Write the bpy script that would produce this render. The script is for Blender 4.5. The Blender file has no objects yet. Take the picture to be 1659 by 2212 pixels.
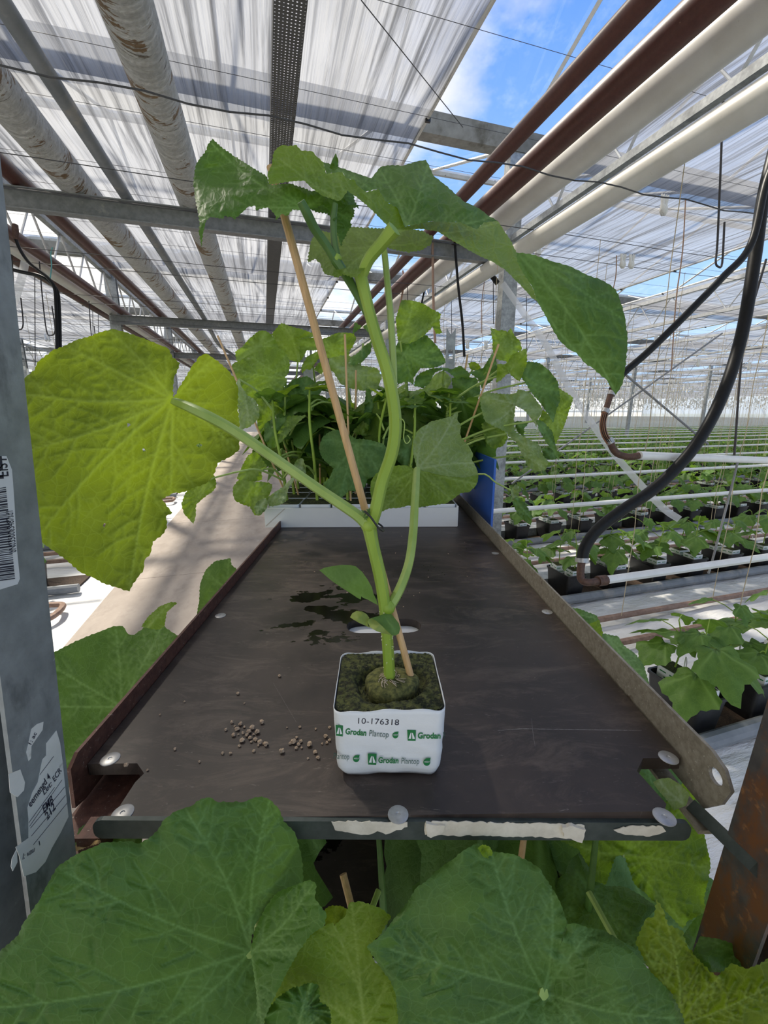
import bpy, bmesh, math, random
import numpy as np
from mathutils import Vector, Matrix
from mathutils.geometry import delaunay_2d_cdt
S = bpy.context.scene
COL = S.collection
# ------------------------------------------------------------------ camera, sky, sun, exposure
FPX = 920.0; PITCH = math.radians(13.27); YAW = math.radians(-0.94); GA = math.radians(14.4); CZ = 1.45; SK = 0.035
cd = bpy.data.cameras.new('camera'); cam = bpy.data.objects.new('camera', cd); COL.objects.link(cam)
cam.location = (0, 0, CZ); cam.rotation_euler = (math.pi/2 - PITCH, 0, YAW)
cd.sensor_fit = 'VERTICAL'; cd.sensor_height = 24.0; cd.lens = 24.0*FPX/2212; cd.clip_start = 0.02; cd.clip_end = 500
S.camera = cam
S.view_settings.view_transform = 'Standard'; S.view_settings.look = 'None'; S.view_settings.gamma = 1.0
S.view_settings.use_curve_mapping = False
S.view_settings.exposure = 0.5
S.cycles.transparent_max_bounces = 14
S.cycles.adaptive_threshold = 0.02
S.cycles.max_bounces = 7
S.cycles.diffuse_bounces = 4
S.cycles.transmission_bounces = 8
W = bpy.data.worlds.new('sky'); S.world = W; W.use_nodes = True
SKY_STRENGTH = 0.95
sun = bpy.data.lights.new('sun', 'SUN'); sun.energy = 4.5; sun.angle = math.radians(3.5); sun.color = (1, .90, .76)
so = bpy.data.objects.new('sun', sun); COL.objects.link(so)
so.rotation_euler = Vector((0.55, -0.62, -0.95)).to_track_quat('-Z', 'Y').to_euler()

def N(nt, t, ins=None, **kw):
    n = nt.nodes.new('ShaderNode' + t)
    for k, v in kw.items(): setattr(n, k, v)
    for k, v in (ins or {}).items():
        if isinstance(v, bpy.types.NodeSocket): nt.links.new(v, n.inputs[k])
        elif isinstance(v, tuple) and len(v) == 3 and n.inputs[k].type == 'RGBA': n.inputs[k].default_value = (*v, 1)
        else: n.inputs[k].default_value = v
    return n
def ramp(nt, fac, stops):
    r = N(nt, 'ValToRGB', {'Fac': fac}); e = r.color_ramp.elements
    while len(e) < len(stops): e.new(.5)
    for i, (p, c) in enumerate(stops):
        e[i].position = p; e[i].color = (c, c, c, 1) if isinstance(c, (int, float)) else (*c, 1)
    return r.outputs[0]
def mixc(nt, fac, a, b): 
    m = N(nt, 'Mix', data_type='RGBA')
    for k, v in ((0, fac), (6, a), (7, b)):
        if isinstance(v, bpy.types.NodeSocket): nt.links.new(v, m.inputs[k])
        else: m.inputs[k].default_value = (*v, 1) if isinstance(v, tuple) else v
    return m.outputs[2]
def mth(nt, op, a, b=0.0, c=0.0):
    m = N(nt, 'Math', operation=op)
    for i, v in enumerate((a, b, c)):
        if isinstance(v, bpy.types.NodeSocket): nt.links.new(v, m.inputs[i])
        else: m.inputs[i].default_value = v
    return m.outputs[0]
def sky():
    nt = W.node_tree; nt.nodes.clear()
    g = N(nt, 'TexCoord').outputs['Generated']; s = N(nt, 'SeparateXYZ', {0: g})
    z = mth(nt, 'MAXIMUM', s.outputs[2], 0.0)
    base = ramp(nt, z, [(0, (.62, .76, .95)), (.25, (.36, .58, .93)), (.6, (.13, .31, .80))])
    zz = mth(nt, 'ADD', z, .22)
    cv = N(nt, 'CombineXYZ', {0: mth(nt, 'DIVIDE', s.outputs[0], zz), 1: mth(nt, 'DIVIDE', s.outputs[1], zz), 2: 0.3})
    n = N(nt, 'TexNoise', {'Vector': cv.outputs[0], 'Scale': 1.25, 'Detail': 7.0, 'Roughness': .55}).outputs[0]
    lean = mth(nt, 'MULTIPLY', s.outputs[0], -.85)
    n2 = mth(nt, 'ADD', n, lean)
    f = ramp(nt, n2, [(.42, 0), (.56, 1)])
    cl = ramp(nt, n, [(.45, (1.12, 1.06, .98)), (.75, (.70, .68, .66))])
    c = mixc(nt, f, base, cl)
    low = mth(nt, 'LESS_THAN', s.outputs[2], -.004)
    c = mixc(nt, low, c, (.42, .46, .30))
    b = N(nt, 'Background', {'Color': c, 'Strength': SKY_STRENGTH})
    o = N(nt, 'OutputWorld', {'Surface': b.outputs[0]})
sky()
# ------------------------------------------------------------------ coordinates
def ray(x, y):
    a = (x-829.5)/FPX; b = (1106-y)/FPX
    F = math.cos(PITCH)+b*math.sin(PITCH); Z = -math.sin(PITCH)+b*math.cos(PITCH)
    c, s = math.cos(YAW), math.sin(YAW)
    return Vector((a*c-F*s, a*s+F*c, Z))
O = Vector((0, 0, CZ))
def Pz(x, y, zc): return O+ray(x, y)*zc
def PH(x, y, z): d = ray(x, y); return O+d*((z-CZ)/d.z)
def PX(x, y, X): d = ray(x, y); return O+d*(X/d.x)
def PY(x, y, Y): d = ray(x, y); return O+d*(Y/d.y)
def GW(u, v, z=0.0):
    v = v+SK*u
    return Vector((u*math.cos(GA)-v*math.sin(GA), u*math.sin(GA)+v*math.cos(GA), z))
def PV(x, y, v):
    d = ray(x, y); U = d.x*math.cos(GA)+d.y*math.sin(GA); V = -d.x*math.sin(GA)+d.y*math.cos(GA)-SK*U
    return O+d*(v/V)
EU = Vector((math.cos(GA), math.sin(GA), 0)); EV = Vector((-math.sin(GA), math.cos(GA), 0)); EZ = Vector((0, 0, 1))
# ------------------------------------------------------------------ mesh building
ORG = {}
class MB:
    def __init__(s): s.v = []; s.f = []; s.m = []; s.attr = None; s.uv = None
    def add(s, vs, fs, mi=0):
        b = len(s.v); s.v += [Vector(p) for p in vs]; s.f += [tuple(i+b for i in f) for f in fs]; s.m += [mi]*len(fs); return s
    def box(s, c, d, ax=(Vector((1, 0, 0)), Vector((0, 1, 0)), EZ), mi=0):
        c = Vector(c); vs = []
        for k in (-.5, .5):
            for j in (-.5, .5):
                for i in (-.5, .5): vs.append(c+ax[0]*(i*d[0])+ax[1]*(j*d[1])+ax[2]*(k*d[2]))
        return s.add(vs, [(0, 2, 3, 1), (4, 5, 7, 6), (0, 1, 5, 4), (2, 6, 7, 3), (0, 4, 6, 2), (1, 3, 7, 5)], mi)
    def gbox(s, u0, u1, v0, v1, z0, z1, mi=0):
        vs = [GW(u, v, z) for z in (z0, z1) for v in (v0, v1) for u in (u0, u1)]
        return s.add(vs, [(0, 2, 3, 1), (4, 5, 7, 6), (0, 1, 5, 4), (2, 6, 7, 3), (0, 4, 6, 2), (1, 3, 7, 5)], mi)
    def tube(s, pts, r, n=8, cap=True, mi=0, rib=0.0, ribs=5):
        pts = [Vector(p) for p in pts]; m = len(pts)
        rs = list(r) if isinstance(r, (list, tuple)) else [r]*m
        t0 = (pts[1]-pts[0]).normalized(); up = Vector((0, 0, 1)) if abs(t0.z) < .9 else Vector((1, 0, 0))
        a = t0.cross(up).normalized(); vs = []; fs = []
        for i in range(m):
            t = (pts[min(i+1, m-1)]-pts[max(i-1, 0)]).normalized()
            a = (a-t*a.dot(t)).normalized(); b = t.cross(a)
            for k in range(n):
                an = 2*math.pi*k/n; rr = rs[i]*(1+rib*math.cos(ribs*an))
                vs.append(pts[i]+a*(math.cos(an)*rr)+b*(math.sin(an)*rr))
        for i in range(m-1):
            for k in range(n): fs.append((i*n+k, i*n+(k+1) % n, (i+1)*n+(k+1) % n, (i+1)*n+k))
        if cap: fs += [tuple(range(n))[::-1], tuple(range((m-1)*n, m*n))]
        return s.add(vs, fs, mi)
    def prism(s, poly, h, o, ax, mi=0):   # poly in ax[0],ax[1], extruded along ax[2] by h
        n = len(poly); o = Vector(o)
        vs = [o+ax[0]*p[0]+ax[1]*p[1] for p in poly]+[o+ax[0]*p[0]+ax[1]*p[1]+ax[2]*h for p in poly]
        fs = [tuple(range(n))[::-1], tuple(range(n, 2*n))]+[(i, (i+1) % n, n+(i+1) % n, n+i) for i in range(n)]
        return s.add(vs, fs, mi)
    def lathe(s, prof, o, n=20, mi=0, axis=None):
        o = Vector(o); q = (axis or EZ).to_track_quat('Z', 'Y'); vs = []; fs = []
        for (r, z) in prof:
            for k in range(n):
                a = 2*math.pi*k/n; vs.append(o+q @ Vector((r*math.cos(a), r*math.sin(a), z)))
        for i in range(len(prof)-1):
            for k in range(n): fs.append((i*n+k, i*n+(k+1) % n, (i+1)*n+(k+1) % n, (i+1)*n+k))
        fs += [tuple(range(n))[::-1], tuple(range((len(prof)-1)*n, len(prof)*n))]
        return s.add(vs, fs, mi)
    def build(s, name, mats, parent=None, org=None, smooth=True, sharp=35):
        if not isinstance(mats, (list, tuple)): mats = [mats]
        og = ORG[parent.name] if parent is not None else (Vector(org) if org is not None else None)
        if og is None: 
            og = sum(s.v, Vector())/max(1, len(s.v)); og.z = min(p.z for p in s.v)
        me = bpy.data.meshes.new(name); me.from_pydata([tuple(p-og) for p in s.v], [], s.f)
        for m in mats: me.materials.append(m)
        if len(mats) > 1: me.polygons.foreach_set('material_index', s.m)
        if s.attr is not None:
            a = me.attributes.new('vein', 'FLOAT', 'POINT'); a.data.foreach_set('value', np.array(s.attr, np.float32))
        if s.uv is not None:
            l = me.uv_layers.new(name='UVMap'); vi = np.zeros(len(me.loops), np.int32); me.loops.foreach_get('vertex_index', vi)
            l.data.foreach_set('uv', np.array(s.uv, np.float32)[vi].ravel())
        me.validate(); me.update()
        if smooth:
            me.shade_smooth()
            if sharp: me.set_sharp_from_angle(angle=math.radians(sharp))
        o = bpy.data.objects.new(name, me); COL.objects.link(o)
        if parent is not None: o.parent = parent
        else: o.location = og
        ORG[o.name] = og
        return o
def tag(o, label, cat, group=None, kind=None):
    if label: o['label'] = label
    if cat: o['category'] = cat
    if group: o['group'] = group
    if kind: o['kind'] = kind
    return o
def thing(name, label, cat, loc, group=None):
    o = bpy.data.objects.new(name, None); COL.objects.link(o); o.location = loc; o.empty_display_size = .05
    ORG[o.name] = Vector(loc); return tag(o, label, cat, group)
def struct(o): o['kind'] = 'structure'; return o
def dup(root, loc, rotz=0.0, label=None, scale=1.0):
    r = root.copy(); COL.objects.link(r); r.location = loc; r.rotation_euler = (0, 0, rotz); r.scale = (scale,)*3
    if label: r['label'] = label
    for ch in list(root.children):
        c = ch.copy(); COL.objects.link(c); c.parent = r
        for g in list(ch.children):
            d = g.copy(); COL.objects.link(d); d.parent = c
    return r
def smoothpts(pts, k=6):          # Catmull-Rom
    P = [Vector(p) for p in pts]; P = [P[0]*2-P[1]]+P+[P[-1]*2-P[-2]]; out = []
    for i in range(1, len(P)-2):
        for j in range(k):
            t = j/k; a, b, c, d = P[i-1:i+3]
            out.append(.5*((2*b)+(c-a)*t+(2*a-5*b+4*c-d)*t*t+(3*b-a-3*c+d)*t**3))
    out.append(P[-2]); return out
def lerpr(rs, k=6):
    out = []
    for i in range(len(rs)-1):
        for j in range(k): out.append(rs[i]+(rs[i+1]-rs[i])*j/k)
    return out+[rs[-1]]
# ------------------------------------------------------------------ materials
def newmat(name):
    m = bpy.data.materials.new(name); m.use_nodes = True; nt = m.node_tree; nt.nodes.clear()
    return m, nt, N(nt, 'OutputMaterial')
def coords(nt, scale=(1, 1, 1), rot=0.0):
    c = N(nt, 'TexCoord').outputs['Object']
    if rot: c = N(nt, 'Mapping', {'Vector': c, 'Rotation': (0, 0, rot)}).outputs[0]
    return N(nt, 'Mapping', {'Vector': c, 'Scale': scale}).outputs[0]
def surf(name, c1, c2, scale=20, rough=.5, metal=0.0, bump=.1, st=(1, 1, 1), rot=0.0, lo=.35, hi=.65, spots=None, spec=.5, det=6.0, bdist=.002, rough2=None):
    m, nt, out = newmat(name); v = coords(nt, st, rot)
    n = N(nt, 'TexNoise', {'Vector': v, 'Scale': float(scale), 'Detail': det, 'Roughness': .6}).outputs[0]
    f = ramp(nt, n, [(lo, 0), (hi, 1)]); c = mixc(nt, f, c1, c2); hgt = n; ro = rough
    if rough2 is not None: ro = mth(nt, 'MULTIPLY_ADD', f, rough2-rough, rough)
    for (cc, sc, a, b, sst) in (spots or []):
        v2 = coords(nt, sst, rot)
        n2 = N(nt, 'TexNoise', {'Vector': v2, 'Scale': float(sc), 'Detail': 8.0, 'Roughness': .65}).outputs[0]
        c = mixc(nt, ramp(nt, n2, [(a, 0), (b, 1)]), c, cc)
    ins = {'Base Color': c, 'Roughness': ro, 'Metallic': metal, 'Specular IOR Level': spec}
    if bump: ins['Normal'] = N(nt, 'Bump', {'Height': hgt, 'Strength': bump, 'Distance': bdist}).outputs[0]
    b = N(nt, 'BsdfPrincipled', ins); nt.links.new(b.outputs[0], out.inputs[0]); return m
X1 = (1, 1, 1)
M = {}
M['galv'] = surf('galvanized steel', (.27, .285, .29), (.40, .415, .42), 45, .42, .3, .05, spots=[((.17, .178, .185), 9, .5, .7, X1)])
M['galv_dark'] = surf('weathered galvanized steel', (.19, .195, .20), (.27, .275, .28), 30, .5, .2, .05, spots=[((.36, .35, .32), 7, .6, .68, X1)])
M['steel_post'] = surf('scuffed trolley post', (.20, .215, .215), (.30, .32, .32), 40, .42, .25, .06, spots=[((.09, .095, .097), 14, .55, .68, (1, 1, .5)), ((.50, .51, .50), 120, .68, .73, X1)])
M['rusty_post'] = surf('rusty trolley post', (.075, .07, .07), (.12, .115, .11), 60, .5, .5, .15, spots=[((.20, .085, .035), 26, .48, .62, (1, 1, .5)), ((.36, .17, .07), 70, .58, .68, X1)])
M['brown'] = surf('brown painted pipe', (.072, .022, .017), (.098, .032, .024), 60, .42, 0, .15, spots=[((.25, .15, .11), 130, .69, .73, X1)])
M['white_pipe'] = surf('white painted pipe', (.62, .60, .55), (.70, .69, .65), 6, .35, 0, .02, spots=[((.40, .36, .30), 40, .66, .74, X1)])
M['white_pipe2'] = surf('white growing pipe', (.72, .72, .69), (.80, .80, .78), 9, .35, 0, .02, spots=[((.42, .24, .12), 20, .68, .78, X1)])
M['rail'] = surf('rusty heating rail', (.21, .125, .085), (.33, .22, .16), 25, .6, .1, .2)
M['black_plastic'] = surf('black plastic', (.008, .008, .009), (.016, .016, .017), 30, .38, 0, .05)
M['hose'] = surf('black rubber hose', (.006, .0065, .007), (.010, .0105, .011), 80, .42, 0, .1, spec=.25)
M['drain'] = surf('grey plastic drain pipe', (.16, .175, .19), (.24, .255, .27), 8, .5, 0, .05, spots=[((.33, .31, .28), 5, .55, .7, X1)])
M['soil'] = surf('potting soil', (.022, .013, .008), (.085, .05, .03), 120, .9, 0, .8)
M['card'] = surf('white cardboard', (.66, .67, .66), (.71, .72, .71), 6, .55, 0, .02, spots=[((.12, .12, .11), 160, .74, .77, X1)])
M['card_in'] = surf('grey cardboard side', (.42, .39, .35), (.5, .47, .42), 20, .7, 0, .05)
M['bamboo'] = surf('bamboo stake', (.52, .32, .15), (.64, .42, .21), 30, .5, 0, .1, st=(8, 8, .6), spots=[((.22, .13, .06), 70, .68, .75, (1, 1, .3))])
M['twine'] = surf('jute twine', (.42, .34, .22), (.56, .47, .33), 300, .9, 0, .4)
M['twine_pink'] = surf('brown twine', (.30, .18, .13), (.42, .28, .21), 300, .9, 0, .4)
M['blue'] = surf('blue plastic panel', (.028, .115, .50), (.034, .13, .55), 20, .45, 0, .03)
M['concrete'] = surf('concrete path', (.34, .285, .235), (.43, .365, .305), 2.5, .75, 0, .15, st=(1.6, .8, 1), rot=-GA, spots=[((.29, .24, .195), 5, .5, .75, (1.5, .7, 1)), ((.47, .41, .355), 16, .62, .75, X1)])
M['foil'] = surf('white ground foil', (.70, .69, .66), (.84, .84, .83), 4, .42, 0, 1.0, st=(1, 3, 1), rot=-GA, bdist=.03, spots=[((.36, .30, .22), 14, .68, .78, (2, 1, 1))])
M['wire'] = surf('steel wire', (.05, .05, .055), (.08, .08, .085), 50, .5, .4, 0)
M['hook'] = surf('dark hook wire', (.035, .033, .036), (.05, .047, .05), 50, .5, .3, 0)
M['whitebits'] = surf('white plastic clips', (.70, .69, .66), (.8, .8, .78), 50, .5, 0, 0)
M['truss'] = surf('galvanized truss', (.44, .45, .46), (.56, .57, .58), 20, .45, .4, .02)
M['bar'] = surf('white glazing bar', (.60, .60, .57), (.72, .71, .68), 12, .5, 0, .02, spots=[((.18, .17, .15), 30, .6, .7, X1)])
M['gutter'] = surf('galvanized roof gutter', (.22, .215, .20), (.34, .335, .32), 10, .5, .45, .05, spots=[((.13, .12, .10), 6, .55, .7, X1)])
M['copper'] = surf('copper fitting', (.28, .13, .07), (.38, .19, .11), 60, .4, .6, .1)
M['rustfit'] = surf('rusted fitting', (.075, .042, .032), (.14, .075, .05), 70, .6, .3, .2)
M['washer'] = surf('scratched steel washer', (.36, .36, .36), (.50, .50, .50), 90, .38, .6, .05)
M['railbrown'] = surf('rusted shelf rail', (.075, .03, .022), (.14, .06, .04), 120, .55, .2, .3, spots=[((.32, .25, .2), 220, .62, .68, X1), ((.07, .08, .08), 8, .58, .7, X1)])
M['railgrey'] = surf('worn zinc shelf rail', (.20, .175, .135), (.31, .28, .225), 150, .55, .25, .3, spots=[((.48, .45, .38), 260, .62, .67, X1), ((.10, .06, .04), 30, .6, .7, X1)])
M['railgreen'] = surf('dark green shelf rail', (.035, .048, .045), (.065, .08, .076), 60, .42, .3, .1, spots=[((.16, .18, .17), 25, .62, .7, X1)])
M['tape'] = surf('old paper tape', (.50, .46, .38), (.64, .60, .51), 60, .75, 0, .5)
M['granule'] = surf('tan clay granule', (.30, .20, .13), (.62, .48, .34), 220, .8, 0, .5)
M['moss'] = surf('mossy rockwool', (.012, .016, .006), (.085, .095, .026), 200, .95, 0, 1.0, lo=.42, hi=.60, spots=[((.26, .23, .11), 330, .63, .68, X1), ((.03, .022, .012), 40, .55, .7, X1)])
M['mossplug'] = surf('mossy plug', (.03, .038, .010), (.16, .16, .045), 200, .95, 0, 1.0, spots=[((.26, .22, .12), 420, .64, .7, X1)])
M['root'] = surf('fine dry roots', (.40, .31, .23), (.55, .46, .36), 200, .8, 0, .2)
M['film'] = surf('white film wrap', (.70, .73, .76), (.76, .785, .81), 22, .38, 0, .35, bdist=.004, st=(1, 1, 1.6), spots=[((.10, .075, .06), 300, .73, .76, X1)])
M['filmedge'] = surf('film cut edge', (.5, .36, .2), (.62, .5, .34), 60, .7, 0, .1)
M['ink_green'] = surf('green print', (.012, .16, .045), (.015, .19, .055), 20, .45, 0, 0)
M['ink_black'] = surf('black print', (.015, .015, .03), (.03, .03, .05), 200, .5, 0, 0)
M['ink_white'] = surf('white print', (.72, .74, .76), (.75, .77, .79), 20, .45, 0, 0)
M['paper'] = surf('torn paper sticker', (.60, .585, .54), (.68, .665, .62), 30, .7, 0, .1, spots=[((.42, .40, .36), 40, .6, .68, X1)])
M['paper_white'] = surf('white barcode sticker', (.66, .665, .65), (.70, .70, .69), 30, .6, 0, .05)
M['sleeve'] = None
def wall_mat(name, col, tr, col2=None):
    m, nt, out = newmat(name)
    t = N(nt, 'BsdfTransparent', {'Color': (.97, .98, 1)}); d = N(nt, 'BsdfTranslucent', {'Color': col}); e = N(nt, 'BsdfDiffuse', {'Color': col2 or col})
    a = N(nt, 'MixShader', {0: .4, 1: d.outputs[0], 2: e.outputs[0]}); b = N(nt, 'MixShader', {0: tr, 1: a.outputs[0], 2: t.outputs[0]})
    nt.links.new(b.outputs[0], out.inputs[0]); return m
M['sleeve'] = wall_mat('clear plastic sleeve', (.9, .9, .9), .6)
M['wall'] = wall_mat('hazy wall glass', (.95, .94, .92), .22)
def screen_mat():
    m, nt, out = newmat('woven shade screen')
    v = coords(nt, (9, .35, 1), -GA); v2 = coords(nt, (40, .5, 1), -GA)
    n = N(nt, 'TexNoise', {'Vector': v, 'Scale': 1.6, 'Detail': 6.0, 'Roughness': .65, 'Distortion': .15}).outputs[0]
    n2 = N(nt, 'TexNoise', {'Vector': v2, 'Scale': 1.0, 'Detail': 4.0, 'Roughness': .6}).outputs[0]
    n3 = N(nt, 'TexNoise', {'Vector': coords(nt, (3, 1.1, 1), -GA), 'Scale': .9, 'Detail': 3.0}).outputs[0]
    s = mth(nt, 'MULTIPLY', mth(nt, 'MULTIPLY', ramp(nt, n, [(.38, .25), (.50, 1.0)]), ramp(nt, n2, [(.38, .5), (.52, 1.0)])), ramp(nt, n3, [(.35, .72), (.6, 1.0)]))
    c = mixc(nt, s, (.10, .102, .105), (.405, .41, .415))
    bp = N(nt, 'Bump', {'Height': n, 'Strength': .7, 'Distance': .03}).outputs[0]
    tl = N(nt, 'BsdfTranslucent', {'Color': c, 'Normal': bp}); df = N(nt, 'BsdfDiffuse', {'Color': c, 'Normal': bp})
    tp = N(nt, 'BsdfTransparent', {'Color': (1, 1, 1)})
    a = N(nt, 'MixShader', {0: .22, 1: tl.outputs[0], 2: df.outputs[0]})
    b = N(nt, 'MixShader', {0: mth(nt, 'MULTIPLY', s, .30), 1: a.outputs[0], 2: tp.outputs[0]})
    nt.links.new(b.outputs[0], out.inputs[0]); return m
M['screen'] = screen_mat()
def glass_mat():
    m, nt, out = newmat('roof glass')
    n = N(nt, 'TexNoise', {'Vector': coords(nt, (1, 1, 1)), 'Scale': 5.0, 'Detail': 8.0, 'Roughness': .7}).outputs[0]
    tp = N(nt, 'BsdfTransparent', {'Color': (.95, .975, 1)}); gl = N(nt, 'BsdfGlossy', {'Roughness': .03}); tl = N(nt, 'BsdfTranslucent', {'Color': (.9, .92, .95)})
    a = N(nt, 'MixShader', {0: ramp(nt, n, [(.5, .0), (.8, .10)]), 1: tp.outputs[0], 2: tl.outputs[0]})
    b = N(nt, 'MixShader', {0: .04, 1: a.outputs[0], 2: gl.outputs[0]}); nt.links.new(b.outputs[0], out.inputs[0]); return m
M['glass'] = glass_mat()
def perf_mat():
    m, nt, out = newmat('perforated steel tray')
    v = coords(nt, (1, 1, 1), -GA); sc = N(nt, 'VectorMath', {0: v, 1: (72., 72., 0.)}, operation='MULTIPLY').outputs[0]
    fr = N(nt, 'VectorMath', {0: sc}, operation='FRACTION').outputs[0]
    ds = N(nt, 'VectorMath', {0: fr, 1: (.5, .5, 0.)}, operation='DISTANCE').outputs['Value']
    h = mth(nt, 'LESS_THAN', ds, .24)
    n = N(nt, 'TexNoise', {'Vector': v, 'Scale': 30.0}).outputs[0]
    b = N(nt, 'BsdfPrincipled', {'Base Color': mixc(nt, n, (.09, .09, .088), (.15, .15, .148)), 'Roughness': .5, 'Metallic': .4})
    t = N(nt, 'BsdfTransparent', {'Color': (1, 1, 1)}); x = N(nt, 'MixShader', {0: h, 1: b.outputs[0], 2: t.outputs[0]})
    nt.links.new(x.outputs[0], out.inputs[0]); return m
M['perf'] = perf_mat()
def insul_mat():
    m, nt, out = newmat('painted canvas pipe insulation'); v = coords(nt, (1, 1, 1), -GA); vr = coords(nt, (2.2, 11, 2.2), -GA)
    n = N(nt, 'TexNoise', {'Vector': vr, 'Scale': 3.2, 'Detail': 9.0, 'Roughness': .68, 'Distortion': .9}).outputs[0]
    fine = N(nt, 'TexNoise', {'Vector': v, 'Scale': 60.0, 'Detail': 6.0}).outputs[0]
    big = N(nt, 'TexNoise', {'Vector': v, 'Scale': 4.2, 'Detail': 4.0, 'Roughness': .6}).outputs[0]
    pe = mth(nt, 'ADD', mth(nt, 'MULTIPLY', n, .55), mth(nt, 'MULTIPLY', big, .55))
    c = mixc(nt, ramp(nt, fine, [(.4, 0), (.6, 1)]), (.70, .69, .65), (.84, .83, .80))
    c = mixc(nt, ramp(nt, big, [(.35, .35), (.5, 0)]), c, (.50, .50, .47))
    c = mixc(nt, ramp(nt, n, [(.33, 1), (.37, 0)]), c, (.16, .125, .09))
    c = mixc(nt, ramp(nt, pe, [(.60, 0), (.615, 1)]), c, (.30, .185, .09))
    c = mixc(nt, ramp(nt, pe, [(.575, 0), (.592, 1), (.603, 0)]), c, (.86, .85, .82))
    hh = mth(nt, 'ADD', n, mth(nt, 'MULTIPLY', fine, .35))
    b = N(nt, 'BsdfPrincipled', {'Base Color': c, 'Roughness': .55, 'Normal': N(nt, 'Bump', {'Height': hh, 'Strength': 1.0, 'Distance': .05}).outputs[0]})
    nt.links.new(b.outputs[0], out.inputs[0]); return m
M['insul'] = insul_mat()
def board_mat():
    m, nt, out = newmat('dark phenolic plywood'); v = coords(nt, (1, 1, 1)); vs = coords(nt, (1.0, 3.2, 1)); vl = coords(nt, (5, 26, 1))
    n = N(nt, 'TexNoise', {'Vector': v, 'Scale': 9.0, 'Detail': 8.0, 'Roughness': .65}).outputs[0]
    st = N(nt, 'TexNoise', {'Vector': vs, 'Scale': 8.0, 'Detail': 10.0, 'Roughness': .78, 'Distortion': .8}).outputs[0]
    sc = N(nt, 'TexNoise', {'Vector': vl, 'Scale': 9.0, 'Detail': 3.0, 'Roughness': .8, 'Distortion': 1.2}).outputs[0]
    c = mixc(nt, ramp(nt, n, [(.3, 0), (.7, 1)]), (.019, .0138, .012), (.062, .045, .037))
    c = mixc(nt, mth(nt, 'MULTIPLY', ramp(nt, st, [(.50, 0), (.70, 1)]), .75), c, (.14, .105, .082))
    c = mixc(nt, mth(nt, 'MULTIPLY', ramp(nt, sc, [(.66, 0), (.72, 1)]), .6), c, (.22, .19, .16))
    # the spilled water: dark wet patches in the middle of the board
    o = N(nt, 'TexCoord').outputs['Object']
    d = N(nt, 'VectorMath', {0: N(nt, 'VectorMath', {0: o, 1: (-.075, -.265, 0.)}, operation='SUBTRACT').outputs[0], 1: (7.5, 6.2, 0.)}, operation='MULTIPLY').outputs[0]
    ln = N(nt, 'VectorMath', {0: d}, operation='LENGTH').outputs['Value']
    wn = N(nt, 'TexNoise', {'Vector': coords(nt, (1, 1.5, 1)), 'Scale': 17.0, 'Detail': 5.0, 'Roughness': .55}).outputs[0]
    w = ramp(nt, mth(nt, 'SUBTRACT', wn, mth(nt, 'MULTIPLY', mth(nt, 'POWER', ln, 2.0), .22)), [(.455, 0), (.475, 1)])
    c = mixc(nt, w, c, (.008, .006, .0055))
    ro = mth(nt, 'MULTIPLY_ADD', w, -.34, mth(nt, 'MULTIPLY_ADD', n, .25, .30))
    b = N(nt, 'BsdfPrincipled', {'Base Color': c, 'Roughness': ro, 'Specular IOR Level': .42, 'Normal': N(nt, 'Bump', {'Height': st, 'Strength': .12, 'Distance': .001}).outputs[0]})
    nt.links.new(b.outputs[0], out.inputs[0]); return m
M['board'] = board_mat()
def leaf_mat(name, base, dark, trans, vein, tf, sc=95., rough=.5, bump=.28, vamt=.85):
    m, nt, out = newmat(name); uv = N(nt, 'TexCoord').outputs['UV']
    nz = N(nt, 'TexNoise', {'Vector': uv, 'Scale': 40.0, 'Detail': 2.0}).outputs['Color']
    wv = N(nt, 'Mix', {0: .012, 4: uv, 5: nz}, data_type='VECTOR').outputs[1]
    vo = N(nt, 'TexVoronoi', {'Vector': wv, 'Scale': sc}, feature='DISTANCE_TO_EDGE').outputs['Distance']
    v3 = N(nt, 'TexVoronoi', {'Vector': wv, 'Scale': sc*2.7}, feature='DISTANCE_TO_EDGE').outputs['Distance']
    va = N(nt, 'Attribute', attribute_name='vein').outputs['Fac']
    f1 = ramp(nt, vo, [(0, .36), (.055, 0)]); f2 = ramp(nt, v3, [(0, .14), (.07, 0)])
    vn = mth(nt, 'MAXIMUM', mth(nt, 'MAXIMUM', f1, f2), va)
    no = N(nt, 'TexNoise', {'Vector': uv, 'Scale': 26.0, 'Detail': 4.0}).outputs[0]
    c = mixc(nt, ramp(nt, no, [(.35, 0), (.65, 1)]), dark, base); vf = mth(nt, 'MULTIPLY', vn, vamt)
    c = mixc(nt, vf, c, vein); tc = mixc(nt, vf, mixc(nt, ramp(nt, no, [(.3, 0), (.7, 1)]), tuple(x*.78 for x in trans), trans), tuple(min(1, x*1.25) for x in trans))
    hq = ramp(nt, vo, [(0, 0), (.30, 1)]); h = mth(nt, 'ADD', hq, mth(nt, 'MULTIPLY', ramp(nt, v3, [(0, 0), (.3, 1)]), .35))
    bp = N(nt, 'Bump', {'Height': h, 'Strength': bump, 'Distance': .0016}).outputs[0]
    p = N(nt, 'BsdfPrincipled', {'Base Color': c, 'Roughness': rough, 'Specular IOR Level': .30, 'Normal': bp})
    t = N(nt, 'BsdfTranslucent', {'Color': tc, 'Normal': bp}); x = N(nt, 'MixShader', {0: tf, 1: p.outputs[0], 2: t.outputs[0]})
    nt.links.new(x.outputs[0], out.inputs[0]); return m
M['leaf'] = leaf_mat('cucumber leaf upper face', (.085, .185, .030), (.055, .135, .022), (.24, .44, .03), (.22, .36, .12), .32)
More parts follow.
